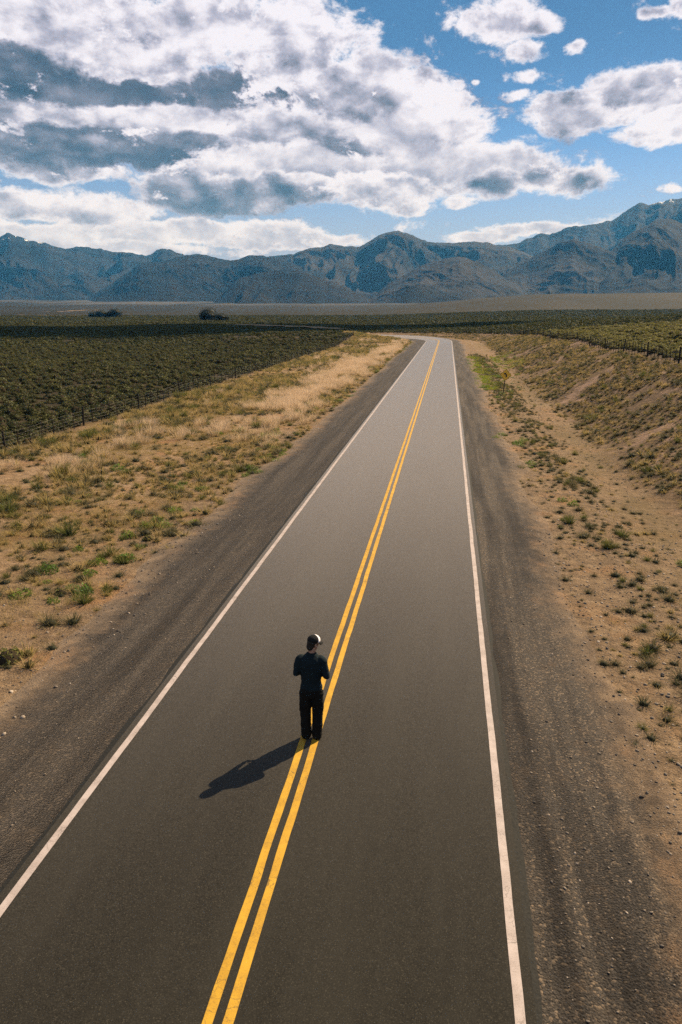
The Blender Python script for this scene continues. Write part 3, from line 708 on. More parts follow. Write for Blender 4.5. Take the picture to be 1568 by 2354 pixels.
KEEP = {}
def plant(name, me, x, y, z, sc, rz, label, cat, group, tilt=(0, 0), sz=None):
    o = bpy.data.objects.new(name, me); COL.objects.link(o); o.location = (x, y, z); o.rotation_euler = (tilt[0], tilt[1], rz)
    o.scale = (sc, sc, sz or sc); o['label'] = label; o['category'] = cat; o['group'] = group; return o
def split_out(x, y, sc, count, lo=3.0):
    """indices of the plants that show largest from where the photographer stood"""
    d = np.sqrt(x ** 2 + y ** 2 + 36); a = np.arctan2(x, y) + YAW
    d2 = np.hypot(x, y); yy = np.tan(np.arctan2(CAM_H, d2) - PITCH) * FOC
    vis = (np.abs(np.tan(a) * d2 / np.sqrt(d2 ** 2 + 36) * 1.0) < .44) & (yy < VH / 2)
    score = np.where(vis, sc / d, 0); i = np.argsort(-score)[:count]; return i[score[i] > 0]

def build_right_verge():
    rng = np.random.default_rng(501)
    # cushion tussocks on the stony strip between shoulder and bank
    S, L = jitter_grid(5, 130, 5.4, 10.2, .34, rng)
    dens = .24 + 1.15 * np.exp(-((L - 7.2) / 1.15) ** 2) * sst(.30, .55, fbm(S / 3.5, L / 1.6, 3, 61))
    dens = dens * np.where(S < 26, 1.5, 1) * (L > shoulder_edge(S, 1) - .1)
    k = rng.uniform(0, 1, len(S)) < dens; S, L = S[k], L[k]; x, y = road_pt(S, L); k = seen(x, y); x, y, S, L = x[k], y[k], S[k], L[k]
    z = ground_z(x, y); n = len(x); sc = rng.lognormal(-.25, .42, n).clip(.35, 1.6) * (.55 + .45 * np.exp(-((L - 7.2) / 1.3) ** 2))
    kind = rng.choice(8, n, p=[.2, .2, .2, .2, .06, .04, .05, .05])
    pool = P_CUSH + P_GTUS + P_OTUS
    names = ['cushion_tussock'] * 4 + ['green_tussock'] * 2 + ['ochre_tussock'] * 2
    big = split_out(x, y, sc, 290); isbig = np.zeros(n, bool); isbig[big] = True
    lab = {'cushion_tussock': 'small grey-olive cushion tussock on the stony strip below the right-hand bank',
           'green_tussock': 'upright green grass tussock on the stony strip below the right-hand bank',
           'ochre_tussock': 'ochre straw-coloured grass tussock on the stony strip below the right-hand bank'}
    for i in big:
        nm = names[kind[i]]
        plant(nm, pool[kind[i]], x[i], y[i], z[i] - .01, sc[i], rng.uniform(0, 6.28), lab[nm], 'tussock', nm.replace('_', ' ') + 's on the right verge', (rng.normal(0, .1), rng.normal(0, .1)))
    q = ~isbig
    # bank: dense small tufts
    S2, L2 = jitter_grid(12, 215, 10.2, 18.2, .30, rng)
    d2 = .95 * sst(.25, .48, fbm(S2 / 4, L2 / 3, 3, 63)) * sst(10.0, 11.2, L2 + (fbm(S2 / 4, L2, 2, 3) - .5) * 2)
    k = rng.uniform(0, 1, len(S2)) < d2; S2, L2 = S2[k], L2[k]; x2, y2 = road_pt(S2, L2); k = seen(x2, y2); x2, y2 = x2[k], y2[k]
    kind2 = rng.choice(10, len(x2), p=[.15, .15, .15, .15, .02, .01, .10, .07, .10, .10]); sc2 = rng.lognormal(-.22, .40, len(x2)).clip(.35, 1.9)
    pool2 = pool + P_STRAW[:2]
    X = np.concatenate([x[q], x2]); Y = np.concatenate([y[q], y2]); K = np.concatenate([kind[q], kind2]); SCL = np.concatenate([sc[q], sc2])
    big2 = split_out(x2, y2, sc2, 260); m2 = np.ones(len(X), bool)
    for i in big2:
        kk = kind2[i]; strawy = kk >= 6
        nm = 'straw_tussock' if strawy else 'bank_tussock'
        plant(nm, pool2[kk], x2[i], y2[i], float(ground_z(x2[i], y2[i])) - .02, sc2[i], rng.uniform(0, 6.28),
              'pale straw tussock growing on the face of the right-hand bank' if strawy else 'dull olive tussock growing on the face of the right-hand bank',
              'tussock', 'straw tussocks on the bank' if strawy else 'olive tussocks on the bank', (rng.normal(0, .12), rng.normal(0, .12)))
        m2[q.sum() + i] = False
    X, Y, K, SCL = X[m2], Y[m2], K[m2], SCL[m2]; n = len(X)
    scatter('bank_grass', np.stack([X, Y, ground_z(X, Y) - .02], -1), upright(n, rng), np.repeat(SCL[:, None], 3, 1), K,
            [proto(f'bank_grass_kind_{i}', me) for i, me in enumerate(pool2)], kind='stuff', label='low tufts of dry grass covering the right-hand bank', category='grass')
    # fine dry wisps over verge and bank
    S3, L3 = jitter_grid(10, 230, 6.2, 18.5, .42, rng)
    k = rng.uniform(0, 1, len(S3)) < .55 * sst(.36, .6, fbm(S3 / 5, L3 / 3, 3, 65)) * np.where(L3 < 10, .35, 1); S3, L3 = S3[k], L3[k]
    x3, y3 = road_pt(S3, L3); k = seen(x3, y3); x3, y3 = x3[k], y3[k]; n = len(x3)
    scatter('dry_grass', np.stack([x3, y3, ground_z(x3, y3) - .01], -1), upright(n, rng), np.repeat(rng.uniform(.6, 1.3, n)[:, None], 3, 1), rng.integers(0, 3, n),
            [proto(f'dry_grass_kind_{i}', me) for i, me in enumerate(P_WISP)], kind='stuff', label='thin dry grass on the right verge and bank', category='grass')
build_right_verge()

def build_left_verge():
    rng = np.random.default_rng(601)
    S, L = jitter_grid(6, 240, -19.8, -6.2, .30, rng)
    big_n = fbm(S / 6, L / 4, 3, 71); a = np.abs(L); ed = shoulder_edge(S, -1)
    grow = sst(-.9, .9, a - ed)
    d = (.10 + .62 * sst(.34, .62, big_n)) * grow
    k = rng.uniform(0, 1, len(S)) < d; S, L, big_n = S[k], L[k], big_n[k]; x, y = road_pt(S, L); k = seen(x, y); S, L, x, y, big_n = S[k], L[k], x[k], y[k], big_n[k]
    n = len(x)
    # tall tufts towards the fence, cushions nearer the road
    hi = sst(11, 16, np.abs(L)) + (fbm(S / 8, L / 5, 2, 73) - .5)
    u = rng.uniform(0, 1, n)
    kind = np.where(u < .42, rng.integers(3, 7, n), np.where(u < .86, rng.integers(0, 3, n), np.where(u < .93, rng.integers(7, 9, n), rng.integers(9, 11, n))))
    pool = P_STRAW + P_CUSH + P_OTUS + P_GTUS
    sc = rng.lognormal(-.05, .38, n).clip(.4, 2.1) * (1 + .35 * np.clip(hi, 0, 1))
    z = ground_z(x, y) - .02
    big = split_out(x, y, sc, 280); isb = np.zeros(n, bool); isb[big] = True
    txt = [('straw_tuft', 'upright golden straw grass tuft on the left verge', 'golden tufts on the left verge')] * 3 + \
          [('olive_tussock', 'low dark olive cushion tussock on the left verge', 'olive cushions on the left verge')] * 4 + \
          [('ochre_tussock', 'spreading ochre grass tussock on the left verge', 'ochre tussocks on the left verge')] * 2 + \
          [('green_tussock', 'upright green grass tussock on the left verge', 'green tussocks on the left verge')] * 2
    for i in big:
        nm, lb, gr = txt[kind[i]]
        plant(nm, pool[kind[i]], x[i], y[i], z[i], sc[i], rng.uniform(0, 6.28), lb, 'tussock', gr, (rng.normal(0, .12), rng.normal(0, .12)))
    q = ~isb
    scatter('verge_grass', np.stack([x, y, z], -1)[q], upright(q.sum(), rng, .15), np.repeat(sc[q][:, None], 3, 1), kind[q],
            [proto(f'verge_grass_kind_{i:02d}', me) for i, me in enumerate(pool)], kind='stuff', label='tufts of dry grass covering the left verge', category='grass')
    S3, L3 = jitter_grid(6, 250, -20.3, -6.4, .24, rng)
    k = rng.uniform(0, 1, len(S3)) < (.04 + .75 * sst(.46, .62, fbm(S3 / 5, L3 / 3, 3, 75))) * sst(0, 1.8, np.abs(L3) - shoulder_edge(S3, -1)); S3, L3 = S3[k], L3[k]
    x3, y3 = road_pt(S3, L3); k = seen(x3, y3); x3, y3 = x3[k], y3[k]; n = len(x3)
    scatter('dry_grass', np.stack([x3, y3, ground_z(x3, y3) - .01], -1), upright(n, rng), np.repeat(rng.uniform(.6, 1.4, n)[:, None], 3, 1), rng.integers(0, 3, n),
            [proto(f'left_dry_grass_kind_{i}', me) for i, me in enumerate(P_WISP)], kind='stuff', label='thin dry grass on the left verge', category='grass')
    # feathery pale grass in drifts near the road and towards the bend
    S4, L4 = jitter_grid(30, 235, -17.5, -6.6, .40, rng)
    drift = np.exp(-((S4 - 62) / 14) ** 2 - ((L4 + 9.6) / 1.9) ** 2) * 1.2 + np.exp(-((S4 - 92) / 16) ** 2 - ((L4 + 10) / 2.2) ** 2) + .8 * np.exp(-((S4 - 135) / 24) ** 2 - ((L4 + 8.6) / 2.0) ** 2) \
        + .25 * sst(.58, .7, fbm(S4 / 7, L4 / 3, 3, 79))
    drift = drift * sst(.30, .52, fbm(S4 / 5, L4 / 2, 3, 177))
    k = rng.uniform(0, 1, len(S4)) < drift * .8; S4, L4 = S4[k], L4[k]; x4, y4 = road_pt(S4, L4); k = seen(x4, y4); x4, y4 = x4[k], y4[k]; n = len(x4)
    scatter('feather_grass', np.stack([x4, y4, ground_z(x4, y4) - .01], -1), upright(n, rng), np.repeat(rng.uniform(.6, 1.25, n)[:, None], 3, 1), rng.integers(0, 3, n),
            [proto(f'feather_grass_kind_{i}', me) for i, me in enumerate(P_PALE)], kind='stuff', label='pale feathery grass in drifts on the left verge', category='grass')
build_left_verge()

def build_forbs():
    rng = np.random.default_rng(701)
    # clumps of green weeds along the edge of the gravel (run along road, lateral, spread, count)
    clumps = [(11.6, -8.3, .5, 5), (17.2, -7.9, .7, 7), (20.5, -7.7, .8, 6), (24.5, -7.5, .9, 7), (28, -8.4, .6, 4), (31.5, -6.9, .8, 5), (36.5, -6.8, 1.2, 10), (41, -7.6, .8, 5),
              (38, -9.6, 1.2, 6), (44, -9.5, 1.4, 7), (52, -8.1, 1.6, 12), (57, -7.4, 1.2, 9), (63, -6.9, 1.5, 9), (95, -9, 3, 8), (110, -7.5, 3, 8), (150, -6.5, 4, 14), (170, -6.5, 4, 12),
              (30, -13.5, 1.2, 4), (26, -11.8, .8, 3), (34, -16, 1.0, 4)]
    sides = 'left'
    def put(clumps, side):
        X, Y, Z, K = [], [], [], []
        for (s0, l0, sp, c) in clumps:
            s = s0 + rng.normal(0, sp * 1.7, c); l = l0 + rng.normal(0, sp * .7, c); l = np.where(l < 0, np.minimum(l, -6.0), np.maximum(l, 4.9)); a, b = road_pt(s, l); X += list(a); Y += list(b)
        X, Y = np.array(X), np.array(Y); Z = ground_z(X, Y)
        for a, b, c in zip(X, Y, Z):
            sc = rng.uniform(.5, 1.25)
            plant('green_weed', P_FORB[rng.integers(0, 3)], a, b, c - .01, sc, rng.uniform(0, 6.28),
                  'bright green leafy weed at the edge of the %s verge' % side, 'weed', 'green weeds on the %s verge' % side, sz=sc * rng.uniform(.7, 1.2))
    put(clumps, 'left')
    put([(41, 5.9, .5, 4), (43.5, 5.6, .6, 4), (35, 6.4, .5, 2), (21.5, 9.0, .2, 1), (27.5, 6.8, .5, 2), (66.5, 6.2, .5, 3), (72, 6.0, 1.2, 6), (80, 6.2, 3, 16), (88, 6.3, 3, 18), (96, 6.1, 3, 16), (104, 5.9, 3, 12), (112, 5.8, 3, 10),
         (104, 10.0, 3, 12), (112, 10.4, 3, 14), (120, 10.8, 3, 10)], 'right')
    # sunlit green grass strip by the warning sign
    S, L = jitter_grid(70, 122, 4.9, 7.6, .22, rng); k = rng.uniform(0, 1, len(S)) < .62 * np.exp(-((L - 6.1) / .8) ** 2) * sst(.33, .58, fbm(S / 3, L / 1.2, 3, 131)); S, L = S[k], L[k]
    S5, L5 = jitter_grid(100, 128, 9, 12.5, .3, rng); k = rng.uniform(0, 1, len(S5)) < .5 * sst(.38, .6, fbm(S5 / 3, L5 / 1.2, 3, 133)); S, L = np.concatenate([S, S5[k]]), np.concatenate([L, L5[k]])
    x, y = road_pt(S, L); n = len(x)
    scatter('green_grass', np.stack([x, y, ground_z(x, y) - .01], -1), upright(n, rng), np.repeat(rng.uniform(.5, 1.0, n)[:, None], 3, 1), rng.integers(0, 3, n),
            [proto(f'green_grass_kind_{i}', joinmesh('green_grass', [(*blade_geo(np.random.default_rng(140 + i), 70, .16, .3, .8, .005, .5), 0)], [M_LIME])) for i in range(3)],
            kind='stuff', label='bright green grass beside the right shoulder by the sign', category='grass')
build_forbs()

def build_shrubs():
    rng = np.random.default_rng(801)
    # left field behind the fence
    def zone(r0, r1, cell, p, rng):
        n = int((r1 ** 2 - r0 ** 2) * R(64) / 2 / cell ** 2)
        r = np.sqrt(rng.uniform(r0 ** 2, r1 ** 2, n)); a = rng.uniform(-R(32), R(32), n) - YAW
        x, y = np.sin(a) * r, np.cos(a) * r; s, lat = road_co(x, y)
        ok = ((lat < -20.6) | (lat > 18.8) | (s > S_END)) & (y > 8)
        tx, ty = -44 + (y - 288) * -.80, y; ok &= ~((np.abs(x - tx) < 9) & (y > 282) & (y < 345))
        k = ok & (rng.uniform(0, 1, n) < p * (.45 + .9 * sst(.3, .6, fbm(x / 5, y / 5, 3, 83))))
        return x[k], y[k]
    x, y = zone(20, 170, .44, .85, rng); n = len(x); z = ground_z(x, y); sc = rng.lognormal(-.88, .42, n).clip(.18, 1.2); kd = rng.integers(0, 4, n)
    left = x < 0
    big = split_out(x, y, sc, 300); isb = np.zeros(n, bool); isb[big] = True
    for i in big:
        if left[i]: lb, gr = 'dark olive rounded steppe shrub in the field behind the left fence', 'shrubs behind the left fence'
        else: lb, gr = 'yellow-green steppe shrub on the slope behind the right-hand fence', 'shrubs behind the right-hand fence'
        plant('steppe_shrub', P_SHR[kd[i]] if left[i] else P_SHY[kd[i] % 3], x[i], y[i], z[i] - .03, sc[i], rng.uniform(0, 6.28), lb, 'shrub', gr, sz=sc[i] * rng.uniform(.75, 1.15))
    sv = np.stack([sc, sc, sc * rng.uniform(.7, 1.15, n)], -1); q = ~isb & ~left
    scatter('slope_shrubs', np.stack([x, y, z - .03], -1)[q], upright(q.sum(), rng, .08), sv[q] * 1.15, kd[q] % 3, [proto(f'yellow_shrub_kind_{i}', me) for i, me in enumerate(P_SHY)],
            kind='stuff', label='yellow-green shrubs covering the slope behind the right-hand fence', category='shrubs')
    q = ~isb & left
    scatter('shrubland', np.stack([x, y, z - .03], -1)[q], upright(q.sum(), rng, .08), sv[q], kd[q], [proto(f'shrub_kind_{i}', me) for i, me in enumerate(P_SHR)],
            kind='stuff', label='dense olive shrubs covering the field behind the left fence', category='shrubs')
    x1, y1 = zone(170, 420, .95, .85, rng); x2, y2 = zone(420, 900, 2.0, .75, rng)
    x = np.concatenate([x1, x2]); y = np.concatenate([y1, y2]); n = len(x); sc = rng.lognormal(.05, .32, n).clip(.5, 2.2) * np.where(np.hypot(x, y) > 420, 1.2, .68)
    scatter('far_shrubland', np.stack([x, y, ground_z(x, y) - .05], -1), upright(n, rng, .05), np.stack([sc, sc, sc * rng.uniform(.6, 1.0, n)], -1), rng.integers(0, 3, n),
            [proto(f'far_shrub_kind_{i}', me) for i, me in enumerate(P_SHF)], kind='stuff', label='distant olive shrubs fading into the brown plain', category='shrubs')
build_shrubs()
def lone_bush(x, y, sc, seed, label):
    plant('green_bush', shrub_mesh('green_bush', seed, 420, .5, .5, .07, M_TGRN), x, y, float(ground_z(x, y)) - .03, sc, .7, label, 'bush', 'bushes on the left verge')
lone_bush(-8.75, 12.9, .62, 401, 'dark green bush beside the gravel at the left edge of the verge')
lone_bush(-9.6, 16.6, .34, 402, 'small dark green bush among dry tufts on the left verge')
lone_bush(-9.2, 21.4, .40, 403, 'round green bush in the brown patch of the left verge')

def build_stones():
    rng = np.random.default_rng(901)
    S, L = [], []
    for s0, s1, l0, l1, c, p in ((5, 26, -9.5, -3.6, .14, .30), (26, 60, -8, -3.7, .3, .35), (5, 24, 3.5, 9.8, .11, .42), (24, 60, 3.5, 10.0, .20, .45), (60, 110, 3.6, 11, .5, .4), (14, 60, 10, 17, .42, .3)):
        a, b = jitter_grid(s0, s1, l0, l1, c, rng); k = rng.uniform(0, 1, len(a)) < p; S.append(a[k]); L.append(b[k])
    S, L = np.concatenate(S), np.concatenate(L); x, y = road_pt(S, L); k = seen(x, y, 5); x, y, S, L = x[k], y[k], S[k], L[k]; n = len(x)
    sd = np.where(L < 0, -1, 1)
    sh = shoulder_z(S, L) - 0.30 * np.where(L < 0, sst(-0.2, 1.3, np.abs(L) - shoulder_edge(S, -1)), sst(-0.2, 1.3, np.abs(L) - shoulder_edge(S, 1)))
    z = np.maximum(ground_z(x, y), np.where(np.abs(L) < 8.3, sh, -9))
    sc = rng.lognormal(-4.05, .50, n).clip(.008, .042) * np.where(np.abs(L) < 5.0, .7, 1.2)
    scatter('gravel_stones', np.stack([x, y, z + sc * .1], -1), np.stack([rng.normal(0, .3, n), rng.normal(0, .3, n), rng.uniform(0, 6.28, n)], -1),
            np.stack([sc, sc * rng.uniform(.6, 1, n), sc * rng.uniform(.5, 1, n)], -1), rng.integers(0, 3, n), [proto(f'stone_kind_{i}', me) for i, me in enumerate(P_STN)],
            kind='stuff', label='loose pebbles scattered over shoulders and verges', category='stones')
build_stones()

# ------------------------------------------------------------------ fences
M_POST = simple('weathered_wood', (0.030, 0.026, 0.022), .95, .1, 18, .5)
M_WIRE = simple('fence_wire', (0.09, 0.085, 0.08), .55, .5, 30, .3, .1)
def post_mesh(name, w, h, seed):
    rng = np.random.default_rng(seed); bm = bmesh.new(); rings = []
    n = 8; zs = [-.35, 0, h * .35, h * .7, h * .97, h]
    dx, dy = 0, 0
    for z in zs:
        dx += rng.normal(0, w * .06); dy += rng.normal(0, w * .06)
        k = (.8 if z == h else 1) * (1 - .12 * z / h)
        rings.append([bm.verts.new((dx + k * w / 2 * math.cos(2 * math.pi * i / n) * (1 + .12 * math.sin(3 * i + seed)), dy + k * w / 2 * math.sin(2 * math.pi * i / n), z)) for i in range(n)])
    for a, b in zip(rings, rings[1:]):
        for i in range(n): bm.faces.new((a[i], a[(i + 1) % n], b[(i + 1) % n], b[i]))
    bm.faces.new(rings[-1]); me = bpy.data.meshes.new(name); bm.to_mesh(me); bm.free(); me.materials.append(M_POST); return me
POSTS = [post_mesh('post', .13, 1.12, i) for i in range(3)]; DROPS = [post_mesh('dropper', .055, 1.0, 5 + i) for i in range(3)]
def tube_geo(P, r, n=5):
    P = np.asarray(P, float); T = np.gradient(P, axis=0); T /= np.linalg.norm(T, axis=1)[:, None]
    S = np.cross(T, [0, 0, 1.0]); S /= np.linalg.norm(S, axis=1)[:, None] + 1e-9; U = np.cross(S, T)
    a = np.linspace(0, 2 * np.pi, n, endpoint=False)
    V = P[:, None] + r * (np.cos(a)[None, :, None] * S[:, None] + np.sin(a)[None, :, None] * U[:, None])
    m, k = len(P), n; i = np.arange(m - 1)[:, None]; j = np.arange(k)[None]
    F = np.stack([i * k + j, i * k + (j + 1) % k, (i + 1) * k + (j + 1) % k, (i + 1) * k + j], -1).reshape(-1, 4)
    return V.reshape(-1, 3), F
def fence(label, lat, s0, s1, step, bay, seed):
    rng = np.random.default_rng(seed); x0, y0 = road_pt(s0, lat); root = empty('wire_fence', (float(x0), float(y0), 0), label, 'fence')
    ss = np.arange(s0, s1, step); xs, ys = road_pt(ss, np.full(len(ss), lat)); zs = ground_z(xs, ys)
    for i, (x, y, z) in enumerate(zip(xs, ys, zs)):
        big = i % bay == 0
        o = bpy.data.objects.new('post' if big else 'dropper', (POSTS if big else DROPS)[rng.integers(0, 3)]); COL.objects.link(o); o.parent = root
        o.location = (x - float(x0), y - float(y0), z - (0 if big else .02)); o.rotation_euler = (rng.normal(0, .03), rng.normal(0, .035), rng.uniform(0, 6.28)); o.scale = (1, 1, rng.uniform(.93, 1.07))
    for h in (.18, .36, .54, .74, .93):
        V, F = tube_geo(np.stack([xs - float(x0), ys - float(y0), zs + h + rng.normal(0, .006, len(xs))], -1), .004)
        link('wire', new_mesh('wire', V, F), M_WIRE, root)
fence('low wire fence with dark wooden posts along the shrub field on the left', -20.2, 26, 186, 1.22, 7, 11)
fence('low wire fence with dark wooden posts on top of the right-hand bank', 18.2, 30, 222, 1.08, 8, 12)

# ------------------------------------------------------------------ warning sign
def plate(name, poly, th, m, parent, y=0.0):
    bm = bmesh.new(); f = [bm.verts.new((x, y, z)) for x, z in poly]; b = [bm.verts.new((x, y + th, z)) for x, z in poly]
    bm.faces.new(f); bm.faces.new(b[::-1]); n = len(f)
    for i in range(n): bm.faces.new((f[i], b[i], b[(i + 1) % n], f[(i + 1) % n]))
    bmesh.ops.recalc_face_normals(bm, faces=bm.faces); me = bpy.data.meshes.new(name); bm.to_mesh(me); bm.free(); return link(name, me, m, parent)
def diamond(h, r=.05, n=4):
    P = []
    for k in range(4):
        a = math.pi / 2 * k; c = (math.sin(a) * (h - r * 1.414), math.cos(a) * (h - r * 1.414))
        for i in range(n + 1):
            b = a - math.pi / 4 + math.pi / 2 * i / n; P.append((c[0] + r * math.sin(b), c[1] + r * math.cos(b)))
    return P
M_SIGNY = simple('sign_yellow', (0.80, 0.46, 0.04), .5, .4, 6, .08, .05)
M_SIGNB = simple('sign_black', (0.012, 0.012, 0.011), .5, .4, 6, .2, .05)
M_POSTM = simple('sign_post', (0.05, 0.045, 0.04), .8, .2, 30, .3)
def build_sign():
    x, y = 4.95, 66.3; z = float(ground_z(x, y))
    root = empty('road_sign', (x, y, z), 'yellow diamond warning sign with a black left-curve arrow beside the road', 'road sign', rz=R(6))
    h, c = .52, 1.70
    sh = lambda P: [(px, pz + c) for px, pz in P]
    plate('panel', sh(diamond(h)), .006, M_SIGNY, root)
    o, i_ = diamond(h - .018), diamond(h - .05, .035)
    bm = bmesh.new(); A = [bm.verts.new((a, -.003, b + c)) for a, b in o]; B = [bm.verts.new((a, -.003, b + c)) for a, b in i_]; n = len(A)
    for k in range(n): bm.faces.new((A[k], A[(k + 1) % n], B[(k + 1) % n], B[k]))
    me = bpy.data.meshes.new('border'); bm.to_mesh(me); bm.free(); link('border', me, M_SIGNB, root)
    arrow = [(.11, -.20), (.11, -.02), (.09, .05), (.02, .11), (-.02, .13), (.02, .20), (-.20, .14), (-.09, -.03), (-.065, .045), (-.02, .02), (.00, -.03), (.00, -.20)]
    plate('arrow', sh(arrow), .002, M_SIGNB, root, -.005)
    bm = bmesh.new()
    bmesh.ops.create_cube(bm, size=1, matrix=Matrix.Translation((0, .04, (c + .35 - .5) / 2)) @ Matrix.Diagonal((.075, .06, c + .35 + .5, 1)))
    bmesh.ops.bevel(bm, geom=list(bm.edges), offset=.008, segments=1, affect='EDGES')
    me = bpy.data.meshes.new('post'); bm.to_mesh(me); bm.free(); link('post', me, M_POSTM, root)
    root.rotation_euler = (R(-2), R(5.5), R(6))
build_sign()

# ------------------------------------------------------------------ trees far out on the plain
def tree(x, y, w, h, seed, label, parts=5):
    z = float(ground_z(x, y)); rng = np.random.default_rng(seed)
    root = empty('willow_tree', (x, y, z), label, 'tree', 'dark trees on the plain')
    P, Nn, cores = [], [], []
    for k in range(parts):
        cx = (rng.uniform(-.62, .62) if k else 0) * w / 2; cy = rng.uniform(-.4, .4) * w / 2; rr = w / 2 * (rng.uniform(.35, .55) if k else .62); hh = h * (rng.uniform(.30, .42) if k else .52); cz = hh * .92
        n = 900; d = rng.normal(0, 1, (n, 3)); d /= np.linalg.norm(d, axis=1)[:, None]; q = rng.uniform(.75, 1.08, n)[:, None]
        P.append(d * q * np.array([rr, rr, hh]) + np.array([cx, cy, cz])); Nn.append(d); cores.append((cx, cy, cz, rr * .75, hh * .75))
    P, Nn = np.concatenate(P), np.concatenate(Nn); k = P[:, 2] > .05; P, Nn = P[k], Nn[k]
    V, F, T = leaf_geo(rng, P, Nn, .38, 1.6, np.clip(P[:, 2] / h, 0, 1))
    parts_ = [(V, F, T, 0)]
    for cx, cy, cz, rr, hh in cores:
        cV, cF = core_geo(rr, hh, seed, 2); parts_.append((cV * np.array([1, 1, 1]) + np.array([cx, cy, cz]), cF, np.zeros(len(cV)), 0))
    link('crown', joinmesh('crown', parts_, [M_LEAF]), None, root)
    V, F = tube_geo([(0, 0, -.3), (.1, 0, h * .3), (0, .1, h * .6)], w * .03, 8); link('trunk', new_mesh('trunk', V, F), M_BARK, root)
tree(-175, 540, 22, 10.0, 31, 'largest dark rounded tree standing alone on the brown plain', 5)
tree(-163.5, 538, 18, 5.4, 32, 'low dark bush against the right flank of the largest rounded tree', 4)
tree(-313, 690, 21, 8.8, 33, 'dark tree at the right end of the far clump on the left plain', 4)
tree(-325, 688, 20, 7.0, 34, 'lower dark tree in the middle of the far clump on the left plain', 4)
tree(-335, 689, 15, 5.0, 35, 'lowest dark bush at the left end of the far clump on the plain', 3)
def build_treeline():
    rng = np.random.default_rng(77); me = shrub_mesh('far_tree', 300, 120, 4.0, 5.5, 1.6, M_LEAF, 1)
    a0, a1 = bearing(1185, 670)[0], bearing(1385, 670)[0]
    a = rng.uniform(a0, a1, 90); r = 2650 + (a - a0) / (a1 - a0) * 60 + rng.normal(0, 30, 90)
    x, y = np.sin(a) * r, np.cos(a) * r; sc = rng.uniform(.6, 1.5, 90)
    scatter('treeline', np.stack([x, y, terrain(x, y) - .5], -1), upright(90, rng, .02), np.repeat(sc[:, None], 3, 1), np.zeros(90, int), [proto('far_tree_kind', me)],
            kind='stuff', label='thin dark line of trees at the foot of the hills', category='trees')
build_treeline()
M_DUST = simple('pale_track', (0.22, 0.155, 0.085), .95, .05, .05, .3, .2)
def dirt_track(pts, w):
    P = np.array(pts, float); t = np.linspace(0, 1, 80); k = np.linspace(0, 1, len(P))
    x, y = np.interp(t, k, P[:, 0]), np.interp(t, k, P[:, 1]); dx, dy = np.gradient(x), np.gradient(y); l = np.hypot(dx, dy)
    V = []
    for sgn in (-1, 0, 1):
        a, b = x - dy / l * w / 2 * sgn, y + dx / l * w / 2 * sgn; V.append(np.stack([a, b, ground_z(a, b) + .45], -1))
    V = np.stack(V, 1); link('dirt_track', new_mesh('dirt_track', V.reshape(-1, 3), grid_faces(len(x), 3)), M_DUST, kind='structure')
def on_plain(x, y, r):
    a = bearing(x, y)[0]; return (math.sin(a) * r, math.cos(a) * r)
dirt_track([on_plain(-120, 0, 1000), on_plain(0, 0, 930), on_plain(90, 0, 880), on_plain(185, 0, 800)], 9)
dirt_track([on_plain(30, 0, 1350), on_plain(100, 0, 1500), on_plain(165, 0, 1700)], 12)

# ------------------------------------------------------------------ the person
def cone_bm(bm, p0, r0, p1, r1, seg=18):
    p0, p1 = Vector(p0), Vector(p1); d = p1 - p0
    if d.length > 1e-5:
        M = Matrix.Translation((p0 + p1) / 2) @ d.to_track_quat('Z', 'Y').to_matrix().to_4x4()
        bmesh.ops.create_cone(bm, cap_ends=True, segments=seg, radius1=r0, radius2=r1, depth=d.length, matrix=M)
    for p, r in ((p0, r0), (p1, r1)):
        bmesh.ops.create_icosphere(bm, subdivisions=2, radius=r, matrix=Matrix.Translation(p))
def chain(bm, pts):
    for a, b in zip(pts, pts[1:]): cone_bm(bm, a[0], a[1], b[0], b[1])
def loft(bm, rings, n=28):
    R_ = [[bm.verts.new((cx + rx * math.cos(2 * math.pi * i / n), cy + ry * math.sin(2 * math.pi * i / n), z)) for i in range(n)] for (z, cx, cy, rx, ry) in rings]
    for a, b in zip(R_, R_[1:]):
        for i in range(n): bm.faces.new((a[i], a[(i + 1) % n], b[(i + 1) % n], b[i]))
    bm.faces.new(R_[0][::-1]); bm.faces.new(R_[-1])
def ball(bm, c, rad, M=None):
    bmesh.ops.create_icosphere(bm, subdivisions=3, radius=1, matrix=(M or Matrix.Identity(4)) @ Matrix.Translation(c) @ Matrix.Diagonal((*rad, 1)))
def remeshed(name, bm, voxel, m, parent=None, smooth=4, fold=0.0, seed=0):
    me = bpy.data.meshes.new(name); bm.to_mesh(me); bm.free(); o = bpy.data.objects.new(name, me); COL.objects.link(o)
    md = o.modifiers.new('r', 'REMESH'); md.mode = 'VOXEL'; md.voxel_size = voxel; md.use_smooth_shade = True
    sm = o.modifiers.new('s', 'SMOOTH'); sm.factor = .5; sm.iterations = smooth
    dg = bpy.context.evaluated_depsgraph_get(); me2 = bpy.data.meshes.new_from_object(o.evaluated_get(dg)); o.modifiers.clear(); o.data = me2; bpy.data.meshes.remove(me)
    me2.name = name; me2.materials.clear(); me2.materials.append(m)
    if fold:
        n = len(me2.vertices); co = np.empty(n * 3, np.float32); me2.vertices.foreach_get('co', co); co = co.reshape(-1, 3)
        no = np.empty(n * 3, np.float32); me2.vertices.foreach_get('normal', no); no = no.reshape(-1, 3)
        f = ridged(co[:, 0] * 4 + co[:, 2] * 3 + seed, co[:, 2] * 11 + co[:, 1] * 5, 3, seed) - .45
        co = co + no * (f * fold)[:, None]; me2.vertices.foreach_set('co', co.ravel()); me2.update()
    if parent is not None: o.parent = parent
    return o
